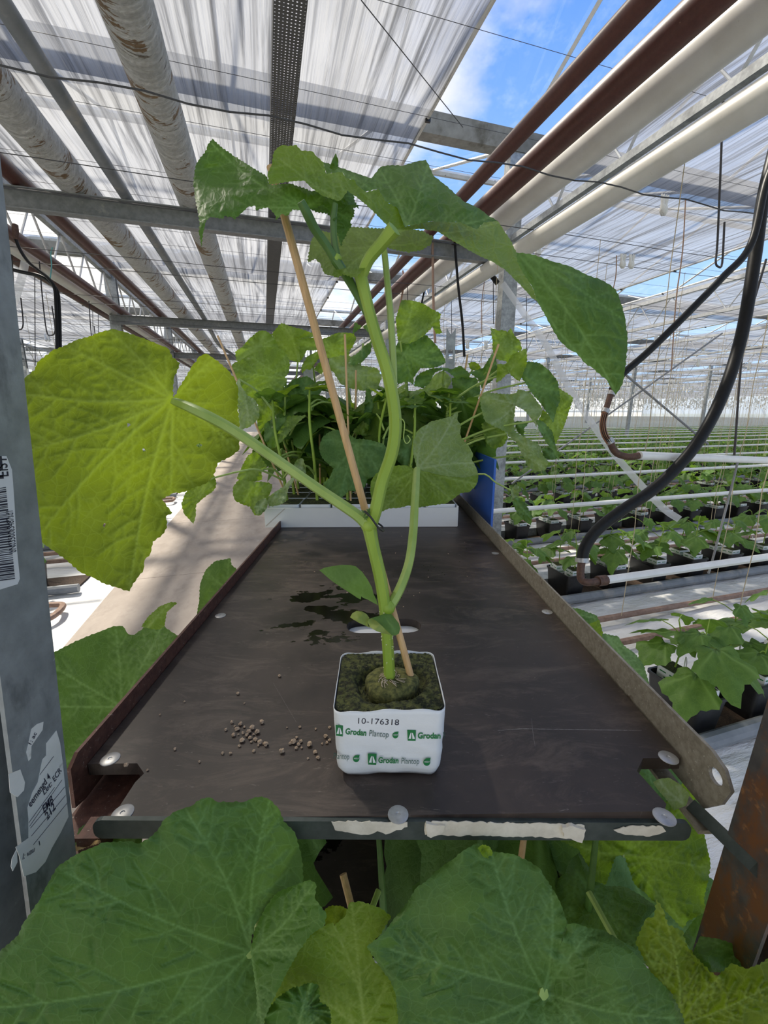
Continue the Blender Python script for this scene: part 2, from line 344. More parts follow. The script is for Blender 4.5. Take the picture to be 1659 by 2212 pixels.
M['leaf_dark'] = leaf_mat('deep green leaf', (.085, .175, .034), (.058, .132, .025), (.20, .38, .03), (.17, .31, .10), .28)
M['leaf_under'] = leaf_mat('cucumber leaf underside', (.15, .25, .040), (.11, .195, .030), (.37, .57, .03), (.32, .44, .17), .5, bump=.4)
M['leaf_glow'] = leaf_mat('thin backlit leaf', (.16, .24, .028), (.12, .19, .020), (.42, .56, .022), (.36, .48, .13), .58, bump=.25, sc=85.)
M['leaf_pale'] = leaf_mat('pale leaf underside', (.24, .34, .11), (.19, .285, .085), (.34, .50, .06), (.40, .50, .30), .35, bump=.5)
M['leaf_young'] = leaf_mat('young bright leaf', (.19, .31, .030), (.13, .24, .022), (.42, .60, .035), (.36, .48, .14), .48, bump=.5)
M['leaf_bed'] = leaf_mat('bed plant leaf', (.11, .21, .045), (.07, .155, .032), (.26, .46, .04), (.20, .32, .10), .36, sc=60.)
M['cotyledon'] = leaf_mat('smooth seed leaf', (.12, .23, .055), (.10, .20, .045), (.22, .40, .06), (.20, .32, .12), .3, bump=.05, vamt=.35)
M['cot_pale'] = leaf_mat('yellowing seed leaf', (.34, .42, .11), (.28, .36, .09), (.40, .5, .10), (.42, .5, .2), .35, bump=.15, vamt=.3)
M['stem'] = surf('ribbed green stem', (.20, .32, .030), (.29, .42, .05), 40, .45, 0, .1, st=(1, 1, .2), spots=[((.35, .45, .16), 300, .68, .74, X1)])
M['stem_dark'] = surf('dark green stem', (.055, .13, .022), (.085, .18, .035), 40, .45, 0, .1)
M['petiole'] = surf('pale petiole', (.25, .37, .07), (.34, .46, .12), 40, .45, 0, .1, st=(1, 1, .3), spots=[((.42, .52, .25), 260, .66, .73, X1)])
M['dry'] = surf('dried leaf edge', (.45, .28, .10), (.62, .45, .22), 60, .8, 0, .5)
# ------------------------------------------------------------------ the greenhouse
rng = random.Random(7)
U0, U1, V0, V1 = -46.0, 62.0, -4.0, 58.0
# floor: foil with soft wrinkles, concrete path on it
mb = MB(); us = [U0, -8, -4, -2.6]+[1.2+.25*i for i in range(24)]+[9, 14, 25, 40, U1]; vs_ = [V0, -1]+[.2+.12*i for i in range(44)]+[6.5, 8, 11, 16, 25, 40, V1]
us = [U0, -12, -6]+[-5+.2*i for i in range(18)]+us[4:]
for j, v in enumerate(vs_):
    for i, u in enumerate(us):
        mb.v.append(GW(u, v, (rng.uniform(-.006, .008) if abs(u) < 9 and 0 < v < 6 else 0)))
w = len(us)
mb.f = [(j*w+i, j*w+i+1, (j+1)*w+i+1, (j+1)*w+i) for j in range(len(vs_)-1) for i in range(w-1)]; mb.m = [0]*len(mb.f)
struct(mb.build('floor', M['foil'], org=(0, 0, 0), sharp=None))
mb = MB(); PL, PR = -1.30, 1.22
for v in range(-4, 58, 2): mb.gbox(PL, PR, v, v+1.994, -.10, .016)
struct(mb.build('floor', M['concrete'], org=(0, 0, 0)))
# walls of hazy glass with posts as one frame each
def wall(name, a, b, z1):
    mb = MB(); mb.add([GW(*a, 0), GW(*b, 0), GW(*b, z1), GW(*a, z1)], [(0, 1, 2, 3)]); struct(mb.build(name, M['wall'], org=GW(*a, 0)))
wall('wall_back', (U0, V1), (U1, V1), 4.3); wall('wall_right', (U1, V0), (U1, V1), 4.3); wall('wall_left', (U0, V0), (U0, V1), 4.3)
mb = MB()
for i in range(55):
    u = U0+2*i; mb.gbox(u-.04, u+.04, V1-.12, V1-.04, 0, 3.5)
for z in (.5, 1.4, 2.3, 3.2): mb.gbox(U0, U1, V1-.12, V1-.04, z-.03, z+.03)
struct(mb.build('trim_1', M['truss'], org=GW(0, V1)))
# gutters, glass roof and bars
GV = [-.2+3.74*j for j in range(17)]; GZ = 3.50; RZ = 4.25
mbg = MB(); mbb = MB(); mbr = MB()
for j in range(-1, len(GV)-1):
    va = GV[0]-3.74 if j < 0 else GV[j]; vb = GV[j+1]; vm = (va+vb)/2
    for u in ([U0, U1],):
        mbg.add([GW(U0, va, GZ+.06), GW(U1, va, GZ+.06), GW(U1, vm, RZ), GW(U0, vm, RZ), GW(U0, vb, GZ+.06), GW(U1, vb, GZ+.06)], [(0, 1, 2, 3), (3, 2, 5, 4)])
    if vb < 30:
        for i in range(-12, 36):
            u = .98+1.12*i
            for (p, q) in ((GW(u, va+.05, GZ+.05), GW(u, vm, RZ-.02)), (GW(u, vm, RZ-.02), GW(u, vb-.05, GZ+.05))):
                if (q-O).length < 28: mbb.tube([p, q], .016, 4)
        mbb.tube([GW(-14, vm, RZ-.03), GW(30, vm, RZ-.03)], .035, 6)
struct(mbg.build('ceiling', M['glass'], org=(0, 0, 0), smooth=False))
struct(mbb.build('trim_2', M['bar'], org=GW(1, 3.5, 3.5)))
for j, v in enumerate(GV):
    if v < -1: continue
    mb = MB(); prof = [(-.10, .10), (-.085, .10), (-.05, .015), (.05, .015), (.085, .10), (.10, .10), (.055, -.02), (-.055, -.02)]
    a, b = (-14, 40) if v < 20 else (U0, U1)
    mb.prism(prof, b-a, GW(a, v, GZ), (EV, EZ, (EU+EV*SK)))
    g = mb.build('roof_gutter', M['gutter'])
    L = ['above the near end of the bench', 'over the near steel crossbeam', 'over the middle crossbeam', 'over the far crossbeam']
    tag(g, 'galvanized roof gutter under the glass '+(L[j] if j < 4 else 'far down the greenhouse'), 'gutter', 'roof gutters')
# columns, trusses
TU = [-10.9, -6.3, -1.93, 2.10, 6.45, 10.75, 15.1, 19.4, 23.8, 28.1]
TZ0, TZ1 = 2.86, 3.26
def column(u, v, z1, label, hero=False):
    mb = MB(); a, b = (.068, .045)
    prof = [(-a, -b), (a, -b), (a, -b+.012), (-a+.012, -b+.012), (-a+.012, b-.012), (a, b-.012), (a, b), (-a, b)]
    mb.prism(prof, z1, GW(u, v, 0), (EU, EV, EZ))
    o = mb.build('steel_column', M['galv']); tag(o, label, 'column', 'steel columns'); return o
for u in TU[1:8]:
    for j in (1, 2, 3, 4, 5, 6):
        v = GV[j]
        if u < -8 or (u > 4 and j not in (4, 6)) or (u < -4 and j % 2): continue
        if u == 2.10 and j == 1: lb = 'galvanized steel column right of the bench, the nearest one'
        elif u == -1.93 and j == 2: lb = 'galvanized steel column at upper left beside the brown pipe'
        else: lb = 'galvanized steel column far back among the hanging strings'
        column(u, v, GZ, lb)
def truss(u, va, vb, label):
    t = thing('roof_truss', label, 'truss', GW(u, va, TZ0), 'roof trusses')
    for z, nm, r in ((TZ1, 'top_chord', .028), (TZ0, 'bottom_chord', .022)):
        mb = MB(); mb.gbox(u-r, u+r, va, vb, z-r, z+r); mb.build(nm, M['truss'] if u > 3 else M['galv'], t)
    n = max(1, int((vb-va)/.62)); mb = MB(); zz = [GW(u, va+(vb-va)*i/(2*n), TZ1 if i % 2 else TZ0) for i in range(2*n+1)]
    mb.tube(zz, .011, 6); mb.build('lattice_bar', M['truss'], t)
for u in TU[1:]:
    near = {-1.93: 'galvanized lattice truss above the left brown pipes', 2.10: 'galvanized lattice truss just above the right white pipes', 6.45: 'pale lattice truss, second from the right white pipes'}
    truss(u, -3.9, 37.2, near.get(u, 'pale lattice truss far off under the screens'))
# shade screens
SCR = [(-14.6, -11.7), (-10.5, -7.4), (-6.2, -3.10), (-1.82, 1.18), (2.16, 5.65), (6.52, 10.0), (10.85, 14.3), (15.2, 18.6), (19.5, 23.0), (23.9, 27.3), (28.2, 40), (40.6, 61)]
SZ = 3.38
for i, (a, b) in enumerate(SCR):
    mb = MB(); nu, vv = 10, [V0+.5+.374*k for k in range(50)]+[V0+19.4+2.4*k for k in range(17)]
    for v in vv:
        for k in range(nu+1):
            u = a+(b-a)*k/nu; fall = .10*(1-abs(2*k/nu-1)**6) if False else 0
            mb.v.append(GW(u, v, SZ-.012*abs(math.sin(math.pi*(v+.2)/.9))+.012*math.sin(k*2.1+v*.7)))
    w = nu+1; mb.f = [(j*w+k, j*w+k+1, (j+1)*w+k+1, (j+1)*w+k) for j in range(len(vv)-1) for k in range(nu)]; mb.m = [0]*len(mb.f)
    lab = {3: 'white woven shade screen overhead between the two sky gaps', 4: 'white shade screen right of the white pipes', 2: 'white shade screen left of the brown pipes', 5: 'white shade screen beyond the second lattice truss on the right'}.get(i, 'white shade screen strip far off in the greenhouse')
    t = thing('shade_screen', lab, 'shade screen', GW((a+b)/2, 0, SZ), 'shade screens')
    mb.build('screen_cloth', M['screen'], t, sharp=None)
    if i in (2, 3, 4, 5):
        for e in (a, b):
            hm = MB(); hm.tube([GW(e, v, SZ-.012+.004*math.sin(v*3)) for v in [V0+.6*k for k in range(66)]], .013, 6); hm.build('hem', M['bar'], t)
            for k in range(11):
                cl = MB(); cl.box(GW(e, .3+.95*k, SZ-.025), (.035, .018, .022), (EU, EV, EZ)); cl.build('edge_clip', M['black_plastic'], t)
# crossbeams
for v, ua, ub, lb in ((3.38, -2.6, 2.06, 'galvanized crossbeam under the insulated pipes, the nearest'), (7.05, -1.93, 2.06, 'galvanized crossbeam under the pipes, second from the camera'), (11.0, -1.93, 2.06, 'galvanized crossbeam under the pipes, third from the camera'), (14.8, -1.93, 2.06, 'galvanized crossbeam under the pipes, the farthest')):
    mb = MB(); h = .058; w = .03
    prof = [(-w, -h), (w, -h), (w, -h+.006), (-w+.006, -h+.006), (-w+.006, h-.006), (w, h-.006), (w, h), (-w, h)]
    mb.prism([(-p[0], p[1]) for p in prof], ub-ua, GW(ua, v, 2.67), (EV, EZ, (EU+EV*SK)))
    tag(mb.build('crossbeam', M['galv_dark'], smooth=False), lb, 'beam', 'pipe crossbeams')
# pipes along the path
def pipe(u, z, r, m, label, va=-1.0, vb=30., seg=24, name='overhead_pipe', rings=None, wob=0.0, group=None):
    mb = MB(); n = 60; pts = []; rs = []
    r_ = random.Random(int(abs(u)*100))
    for i in range(n*(3 if wob else 1)+1):
        v = va+(vb-va)*i/(n*(3 if wob else 1)); pts.append(GW(u, v, z)); rs.append(r*(1+(r_.uniform(-wob, wob) if wob else 0)))
    mb.tube(pts, rs, seg); o = mb.build(name, m, sharp=60); tag(o, label, 'pipe', group)
    return o
B0 = 2.728
def puz(u0, z, r): return u0*(z-CZ)/(2.75-CZ)     # keep the measured sight line when the height changes
zi = B0+.09
pipe(puz(-.355, zi, 0), zi, .092, M['insul'], 'thick insulated pipe with peeling paint, nearest the perforated tray', wob=.02, name='insulated_pipe')
pipe(puz(-.985, zi, 0), zi, .092, M['insul'], 'thick insulated pipe with peeling paint, left of the grey conduit', wob=.02, name='insulated_pipe')
zc = B0+.034
mb = MB(); uc = puz(-.745, zc, 0)
mb.tube(smoothpts([GW(uc, -1, zc), GW(uc, 2, zc), GW(uc, 4, zc), GW(uc, 7.2, zc), GW(uc-.03, 9.5, zc-.02), GW(uc+.16, 10.4, zc-.1), GW(uc+.30, 11.0, zc-.2), GW(uc+.32, 12, zc-.25)], 6), .033, 12)
tag(mb.build('conduit_pipe', M['drain']), 'thin grey conduit pipe running between the two insulated pipes', 'pipe')
mb = MB(); zt = B0+.012; ut = puz(.165, zt, 0)
mb.gbox(ut-.052, ut+.052, -1, 26, zt, zt+.002)
mb.gbox(ut-.054, ut-.052, -1, 26, zt, zt+.05); mb.gbox(ut+.052, ut+.054, -1, 26, zt, zt+.05)
tag(mb.build('cable_tray', M['perf'], smooth=False), 'grey perforated steel cable tray running overhead', 'cable tray')
zb = B0+.052
pipe(puz(-1.29, zb, 0), zb, .046, M['brown'], 'brown heating pipe beside the left insulated pipe')
pipe(puz(-1.75, zb, 0), zb, .046, M['brown'], 'brown heating pipe right of the left white pipe')
pipe(puz(-1.88, zb+.014, 0)-.0, zb+.014, .062, M['white_pipe'], 'white pipe at upper left between two brown pipes', name='overhead_pipe')
pipe(puz(-2.0, zb, 0)-.02, zb-.004, .046, M['brown'], 'brown heating pipe at the far left under the white pipe')
pipe(puz(1.27, zb, 0), zb, .040, M['brown'], 'thin brown heating pipe on the right, upper of the pair')
pipe(puz(1.475, zb, 0), zb, .060, M['brown'], 'thick brown heating pipe on the right, next to the white pipe')
zw = B0+.085
pipe(puz(1.665, zw, 0), zw, .086, M['white_pipe'], 'wide white pipe on the right, beside the brown pair')
pipe(puz(2.125, 2.55, 0), 2.55, .060, M['white_pipe'], 'smaller white pipe on the right, lowest of the overhead pipes')
# diagonal braces between columns
mb = MB(); mb.tube([PV(1150, 640, 3.62), PV(1530, 960, 3.62)], .011, 6); mb.tube([PV(1105, 1045, 3.66), PV(1560, 720, 3.66)], .009, 6)
tag(mb.build('cross_brace', M['galv_dark']), 'thin dark crossed steel brace rods right of the near column', 'brace')
# wires across the house
k = 0
for (y0, v, lab) in ((135, 1.75, 'black wire crossing overhead, the lowest and nearest'),):
    mb = MB(); a = PV(-250, y0-46, v); b = PV(1750, 488, v); pts = [a.lerp(b, t/30)+EZ*(.008*math.sin(t*1.7)) for t in range(31)]
    mb.tube(pts, .0028, 6); tag(mb.build('steel_wire', M['wire']), lab, 'wire', 'crop wires')
WZ = 2.62
for r in range(0, 9):
    for dv in (.25, .62):
        v = 2.48+1.38*r+dv
        if (r, dv) == (0, .25): lab = 'thin dark crop wire in front of the near crossbeam'
        elif r == 0: lab = 'thin dark crop wire close to the near crossbeam'
        else: lab = 'thin crop wire stretched across below the screens'
        mb = MB(); mb.tube([GW(-14+i*1.0, v, WZ-.01*math.sin(i)**2) for i in range(46)], .0022 if r < 3 else .003, 4); tag(mb.build('steel_wire', M['wire']), lab, 'wire', 'crop wires')
for i in range(16):     # screen support wires
    v = 1.2+.62*i+.1*math.sin(i*3); mb = MB(); mb.tube([GW(-12, v, SZ-.035), GW(30, v, SZ-.035)], .0016, 4)
    tag(mb.build('screen_wire', M['wire']), 'fine support wire just under the white shade screens', 'wire', 'screen support wires')
mb = MB(); mb.tube([PH(780, 0, 3.2), PH(1000, 275, 3.2)], .0025, 5); tag(mb.build('steel_wire', M['wire']), 'thin diagonal wire right of the perforated tray', 'wire')
# ------------------------------------------------------------------ the plant trolley
TZ = 1.116
M['scratch'] = surf('scratch mark', (.12, .11, .10), (.26, .24, .225), 300, .6, 0, 0)
PRINTS = {}
def text_geo(s, offset=0.0):
    if (s, offset) in PRINTS: return PRINTS[(s, offset)]
    c = bpy.data.curves.new('t', 'FONT'); c.body = s; c.size = 1.0; c.offset = offset; c.resolution_u = 3
    o = bpy.data.objects.new('t', c); COL.objects.link(o); dg = bpy.context.evaluated_depsgraph_get()
    me = bpy.data.meshes.new_from_object(o.evaluated_get(dg)); vs = [tuple(v.co) for v in me.vertices]; fs = [tuple(p.vertices) for p in me.polygons]
    bpy.data.objects.remove(o); bpy.data.curves.remove(c); bpy.data.meshes.remove(me)
    PRINTS[(s, offset)] = (vs, fs); return vs, fs
def put_text(mb, s, o, e1, e2, h, mi=0, off=0.0, width=None):
    vs, fs = text_geo(s, off); sx = h/.7; xs = max(v[0] for v in vs)
    wx = sx if width is None else width/xs
    mb.add([o+e1*(v[0]*wx)+e2*(v[1]*sx) for v in vs], fs, mi)
trolley = thing('plant_trolley', 'galvanized plant trolley with dark plywood shelf and four posts', 'trolley', (0, .95, 0))
# upper shelf board with corner notches and a hand slot
ol = [(-.225, .293), (.245, .293), (.252, .300), (.247, .335), (.262, .350), (.300, .350), (.300, 1.64), (-.283, 1.64), (-.283, .352), (-.235, .352), (-.222, .340), (-.225, .330)]
def rounded_slot(x0, x1, y0, y1, n=8):
    r = (y1-y0)/2; pts = []
    for k in range(n+1): a = -math.pi/2+math.pi*k/n; pts.append((x1-r+r*math.cos(a), (y0+y1)/2+r*math.sin(a)))
    for k in range(n+1): a = math.pi/2+math.pi*k/n; pts.append((x0+r+r*math.cos(a), (y0+y1)/2+r*math.sin(a)))
    return pts
slot = rounded_slot(-.050, .070, .600, .645)
bm = bmesh.new()
def loop(pts, z):
    v = [bm.verts.new((x, y-.95, z)) for x, y in pts]; e = [bm.edges.new((v[i], v[(i+1) % len(v)])) for i in range(len(v))]; return v, e
_, e1 = loop(ol, TZ); _, e2 = loop(slot, TZ)
r = bmesh.ops.triangle_fill(bm, edges=e1+e2, use_beauty=True, use_dissolve=False)
fs = [f for f in bm.faces]; bmesh.ops.recalc_face_normals(bm, faces=fs)
ex = bmesh.ops.extrude_face_region(bm, geom=fs)
for v in [g for g in ex['geom'] if isinstance(g, bmesh.types.BMVert)]: v.co.z -= .013
bmesh.ops.recalc_face_normals(bm, faces=bm.faces[:])
me = bpy.data.meshes.new('shelf_board'); bm.to_mesh(me); bm.free(); me.materials.append(M['board'])
board = bpy.data.objects.new('shelf_board', me); COL.objects.link(board); board.parent = trolley; ORG['shelf_board'] = Vector((0, .95, 0))
for (px, py) in ((238, 1640), (265, 1757), (860, 1760), (1444, 1637), (1435, 1765), (476, 1330), (1182, 1322), (1070, 1195)):
    c = PH(px, py, TZ); mb = MB()
    mb.lathe([(.0088, 0), (.0088, .0005), (.0080, .0009), (.0020, .0010), (.0016, .0003), (.0004, .0003)], c, 24); mb.build('rivet_washer', M['washer'], board)
# rails
def rail(name, poly, x0, x1, m, parent):
    mb = MB(); mb.prism(poly, x1-x0, Vector((x0, 0, 0)), (Vector((0, 1, 0)), EZ, Vector((1, 0, 0)))); return mb.build(name, m, parent, smooth=False)
rl = [(.330, 1.088), (.344, 1.084), (1.645, 1.084), (1.645, 1.136), (.345, 1.136), (.333, 1.128)]
lr = rail('side_rail', rl, -.2875, -.2840, M['railbrown'], trolley)
rail('rail_flange', [(.305, 1.078), (1.64, 1.078), (1.64, 1.082), (.305, 1.082)], -.2875, -.236, M['railbrown'], lr)
def hole_rail(x0, x1):
    bm = bmesh.new(); pts = [(.302, 1.112), (.318, 1.090), (1.645, 1.090), (1.645, 1.150), (.322, 1.150), (.306, 1.145), (.296, 1.132)]
    c = (.313, 1.131); hp = [(c[0]+.008*math.cos(a), c[1]+.007*math.sin(a)) for a in [2*math.pi*k/14 for k in range(14)]]
    ee = []
    for P in (pts, hp):
        v = [bm.verts.new((x0, y-.95, z)) for y, z in P]; ee += [bm.edges.new((v[i], v[(i+1) % len(v)])) for i in range(len(v))]
    bmesh.ops.triangle_fill(bm, edges=ee, use_beauty=True); f = bm.faces[:]; ex = bmesh.ops.extrude_face_region(bm, geom=f)
    for v in [g for g in ex['geom'] if isinstance(g, bmesh.types.BMVert)]: v.co.x += x1-x0
    bmesh.ops.recalc_face_normals(bm, faces=bm.faces[:]); me = bpy.data.meshes.new('side_rail'); bm.to_mesh(me); bm.free(); me.materials.append(M['railgrey'])
    o = bpy.data.objects.new('side_rail', me); COL.objects.link(o); o.parent = trolley; ORG[o.name] = Vector((0, .95, 0)); return o
rr = hole_rail(.3030, .3062)
rail('rail_flange', [(.30, 1.082), (1.64, 1.082), (1.64, 1.086), (.30, 1.086)], .286, .3030, M['railgrey'], rr)
# front lip: plate with rounded ends
def fx(px, py): return PY(px, py, .289)
a0, a1, b0, b1 = fx(197, 1772), fx(197, 1812), fx(1497, 1778), fx(1497, 1815)
L = b0.x-a0.x; mb = MB(); pts = []
for k in range(5): an = math.pi-math.pi/2*k/4; pts.append((.008+.008*math.cos(an), -.008+.008*math.sin(an)))
for k in range(5): an = math.pi/2-math.pi/2*k/4; pts.append((L-.008+.008*math.cos(an), -.008+.008*math.sin(an)))
for k in range(4): an = -math.pi/2*k/3; pts.append((L-.006+.006*math.cos(an), -.013+.006*math.sin(an)))
for k in range(4): an = -math.pi/2-math.pi/2*k/3; pts.append((.006+.006*math.cos(an), -.013+.006*math.sin(an)))
ex_ = (b0-a0).normalized()
mb.prism(pts, .004, Vector((a0.x, .289, a0.z)), (Vector((ex_.x, 0, ex_.z)).normalized(), EZ, Vector((0, 1, 0))))
fr = mb.build('front_rail', M['railgreen'], trolley, smooth=False)
def tape(poly, seed, name='tape_strip', thick=.0006):
    r_ = random.Random(seed); mb = MB(); P = []
    for i in range(len(poly)):
        p, q = poly[i], poly[(i+1) % len(poly)]; n = max(1, int(math.hypot(q[0]-p[0], q[1]-p[1])/7))
        for j in range(n):
            t = j/n; x = p[0]+(q[0]-p[0])*t+(r_.uniform(-2.2, 2.2) if j else 0); y = p[1]+(q[1]-p[1])*t+(r_.uniform(-2, 2) if j else 0); P.append(PY(x, y, .2886))
    n = len(P); mb.add(P+[p-Vector((0, thick, 0)) for p in P], [tuple(range(n)), tuple(range(2*n-1, n-1, -1))]+[(i, n+i, n+(i+1) % n, (i+1) % n) for i in range(n)])
    return mb.build(name, M['tape'], fr, smooth=False)
tape([(716, 1774), (790, 1774), (832, 1776), (880, 1775), (880, 1785), (850, 1795), (833, 1801), (815, 1794), (796, 1802), (770, 1800), (745, 1796), (724, 1792)], 1)
tape([(918, 1777), (945, 1773), (1215, 1779), (1262, 1782), (1260, 1805), (1240, 1811), (1207, 1808), (1100, 1806), (960, 1803), (918, 1802)], 2)
tape([(920, 1773), (960, 1778), (952, 1797), (930, 1804), (922, 1800)], 5, thick=.0025)
tape([(1212, 1780), (1235, 1777), (1262, 1786), (1254, 1814), (1236, 1808), (1215, 1801)], 6, thick=.003)
tape([(1325, 1792), (1360, 1783), (1430, 1784), (1438, 1795), (1395, 1806), (1350, 1802)], 3)
# posts
def post(x, side, name_m, z0, z1, lean):
    mb = MB(); y0, y1 = .237, .284
    for (zz) in (0, 1): pass
    prof = [(0, 0), (0, 1), (-side*.034, 1), (-side*.034, 0), (-side*.031, 0), (-side*.031, .92), (-side*.003, .92), (-side*.003, 0)]
    n = len(prof); vs = []
    for z in (z0, z1):
        for (a, b) in prof: vs.append(Vector((x+a, y0+(y1-y0)*b+lean*(z-1.113), z)))
    mb.add(vs, [tuple(range(n)), tuple(range(2*n-1, n-1, -1))]+[(i, n+i, n+(i+1) % n, (i+1) % n) for i in range(n)])
    return mb.build('post', name_m, trolley, smooth=False)
lp = post(-.250, 1, M['steel_post'], .12, 1.76, .10)
rp = post(.2965, -1, M['rusty_post'], .12, 1.76, -.05)
for (xa, xb, px) in ((.2560, .2900, 1), (-.272, -.238, 0)):
    mb = MB(); y = 1.662
    w = xb-xa; xm = (xa+xb)/2; h = .55
    # plate with a slot near the top and a dished top edge, seen above the far end of the shelf
    bm = bmesh.new(); ee = []
    top = [(xb-.004-(w-.008)*k/8, 1.742-.016*math.sin(math.pi*k/8)) for k in range(9)]
    outer = [(xa, .12), (xb, .12), (xb, 1.746)]+top+[(xa, 1.746)]
    sl = [(xm-.009, 1.640), (xm+.009, 1.640), (xm+.009, 1.672), (xm-.009, 1.672)]
    for P in (outer, sl):
        v = [bm.verts.new((p[0], y-.95, p[1])) for p in P]; ee += [bm.edges.new((v[i], v[(i+1) % len(v)])) for i in range(len(v))]
    bmesh.ops.triangle_fill(bm, edges=ee, use_beauty=True); f = bm.faces[:]; ex = bmesh.ops.extrude_face_region(bm, geom=f)
    for v in [g for g in ex['geom'] if isinstance(g, bmesh.types.BMVert)]: v.co.y += .004
    bmesh.ops.recalc_face_normals(bm, faces=bm.faces[:]); me = bpy.data.meshes.new('post'); bm.to_mesh(me); bm.free(); me.materials.append(M['galv'])
    o = bpy.data.objects.new('post', me); COL.objects.link(o); o.parent = trolley
# brackets below the shelf at the right and left front corners
mb = MB(); mb.tube([PX(1500, 1745, .298), PX(1640, 1880, .298)], .008, 4); mb.build('corner_bracket', M['railgreen'], trolley, smooth=False)
mb = MB(); mb.box((-.262, .318, 1.060), (.040, .05, .035)); mb.box((-.245, .300, 1.085), (.020, .02, .03)); mb.build('corner_bracket', M['railbrown'], trolley, smooth=False)
# lower shelf and base
mb = MB(); mb.box((.01, .965, .70), (.585, 1.34, .014)); lo = mb.build('lower_shelf', M['board'], trolley, smooth=False)
mb = MB(); mb.box((.01, .965, .20), (.60, 1.36, .05)); base = mb.build('base_frame', M['galv_dark'], trolley, smooth=False)
for x in (-.25, .27):
    for y in (.36, 1.55):
        mb = MB(); mb.lathe([(.03, 0), (.062, -.014), (.066, 0), (.062, .014), (.03, .012)], (x, y, .068), 20, axis=Vector((1, 0, 0))); mb.box((x, y, .14), (.03, .05, .10)); mb.build('caster_wheel', M['black_plastic'], base)
# stickers on the left post (its inner face looks along +x)
def lpf(px, py, e=.0004): return PX(px, py, -.250+e)
def flat(px, m, name, e=.0004, parent=lp, fn=lpf, thick=.0003, nv=Vector((1, 0, 0))):
    P = [fn(x, y, e) for x, y in px]; n = len(P); mb = MB()
    mb.add(P+[p-nv*thick for p in P], [tuple(range(n))]+[(i, n+i, n+(i+1) % n, (i+1) % n) for i in range(n)]); return mb.build(name, m, parent, smooth=False)
flat([(2, 985), (14, 985), (26, 1015), (31, 1080), (36, 1180), (43, 1250), (38, 1262), (-60, 1292), (-120, 1290), (-120, 985)], M['paper_white'], 'barcode_sticker')
mb = MB(); r_ = random.Random(3); y = 1052.0
while y < 1252:
    t = r_.choice((1.2, 1.6, 2.4, 3.6)); xr = 13+(y-1052)/200*20
    P = [(-90, y+16), (xr, y), (xr, y+t), (-90, y+t+16)]; mb.add([lpf(px, py, .0007) for px, py in P], [(0, 1, 2, 3)]); y += t+r_.choice((1.3, 1.8, 2.6))
def ptext(mb, s, p0, p1, h, mi=0, e=.0007, off=0.0, wide=None, fn=lpf, nv=Vector((1, 0, 0))):
    a, b = fn(*p0, e), fn(*p1, e); e1 = (b-a).normalized(); e2 = nv.cross(e1); put_text(mb, s, a, e1, e2, h, mi, off, wide if wide else (b-a).length)
ptext(mb, 'bN03500e3487sd1', (35.5, 1192), (28, 1103), .0058)
ptext(mb, 'EIST', (19, 1030), (13.5, 985), .0085, off=.01)
ptext(mb, 'RE', (7, 1036), (2, 985), .014, off=.03)
mb.build('printed_text', M['ink_black'], lp, smooth=False)
flat([(122, 1578), (130, 1605), (136, 1650), (141, 1700), (148, 1764), (132, 1797), (112, 1832), (98, 1862), (78, 1884), (52, 1893), (42, 1850), (34, 1830), (62, 1810), (62, 1770), (60, 1745), (70, 1712), (82, 1690), (92, 1640), (100, 1632), (100, 1606)], M['paper'], 'torn_sticker')
flat([(94, 1559), (92, 1577), (80, 1594), (68, 1612), (67, 1638), (62, 1644), (57, 1625), (63, 1600), (68, 1575), (80, 1564)], M['paper'], 'torn_sticker')
flat([(19, 1672), (44, 1662), (54, 1690), (52, 1707), (38, 1722), (22, 1712)], M['paper'], 'torn_sticker')
flat([(36, 1835), (26, 1855), (24, 1872), (28, 1882), (38, 1862)], M['paper'], 'torn_sticker', e=.002)
mb = MB()
for (p, q) in (((64, 1785), (134, 1685)), ((62, 1778), (118, 1701)), ((66, 1789), (140, 1700)), ((68, 1806), (142, 1718)), ((72, 1825), (145, 1735)), ((86, 1674), (116, 1634))):
    a, b = lpf(*p, .0007), lpf(*q, .0007); mb.box((a+b)/2, ((b-a).length, .00035, .0001), ((b-a).normalized(), Vector((1, 0, 0)).cross((b-a).normalized()), Vector((1, 0, 0))))
ptext(mb, 'eemengd 4', (66, 1745), (110, 1680), .0062, off=.012)
ptext(mb, 'Let:', (95, 1719), (113, 1696), .0052, off=.008); ptext(mb, 'ECR', (118, 1690), (134, 1665), .0055, off=.008)
ptext(mb, 'EMB', (95, 1758), (116, 1732), .0072, off=.014); ptext(mb, '212', (102, 1773), (121, 1746), .0072, off=.014)
ptext(mb, 'l: vau', (48, 1858), (74, 1840), .004, off=.004); ptext(mb, '1', (83, 1830), (87, 1825), .004)
ptext(mb, '1: ac', (66, 1612), (80, 1584), .004, off=.006)
mb.build('printed_text', M['ink_black'], lp, smooth=False)
for pts in ([(966, 1583), (1010, 1584)], [(1075, 1578), (1130, 1574), (1230, 1576), (1330, 1577), (1386, 1578)], [(830, 1410), (790, 1450), (740, 1490)], [(1148, 1552), (1152, 1590), (1156, 1612)], [(590, 1475), (640, 1560)]):
    P = [PH(x, y, TZ+.0001) for x, y in pts]; wd = .0005 if len(pts) > 3 else .00022; mb = MB(); vs = []
    for i, p in enumerate(P): t = (P[min(i+1, len(P)-1)]-P[max(i-1, 0)]).normalized(); n_ = Vector((-t.y, t.x, 0)); ww = wd*(1 if 0 < i < len(P)-1 else .35); vs += [p-n_*ww, p+n_*ww]
    mb.add(vs, [(2*i, 2*i+2, 2*i+3, 2*i+1) for i in range(len(P)-1)]); mb.build('scratch_mark', M['scratch'], board, smooth=False)
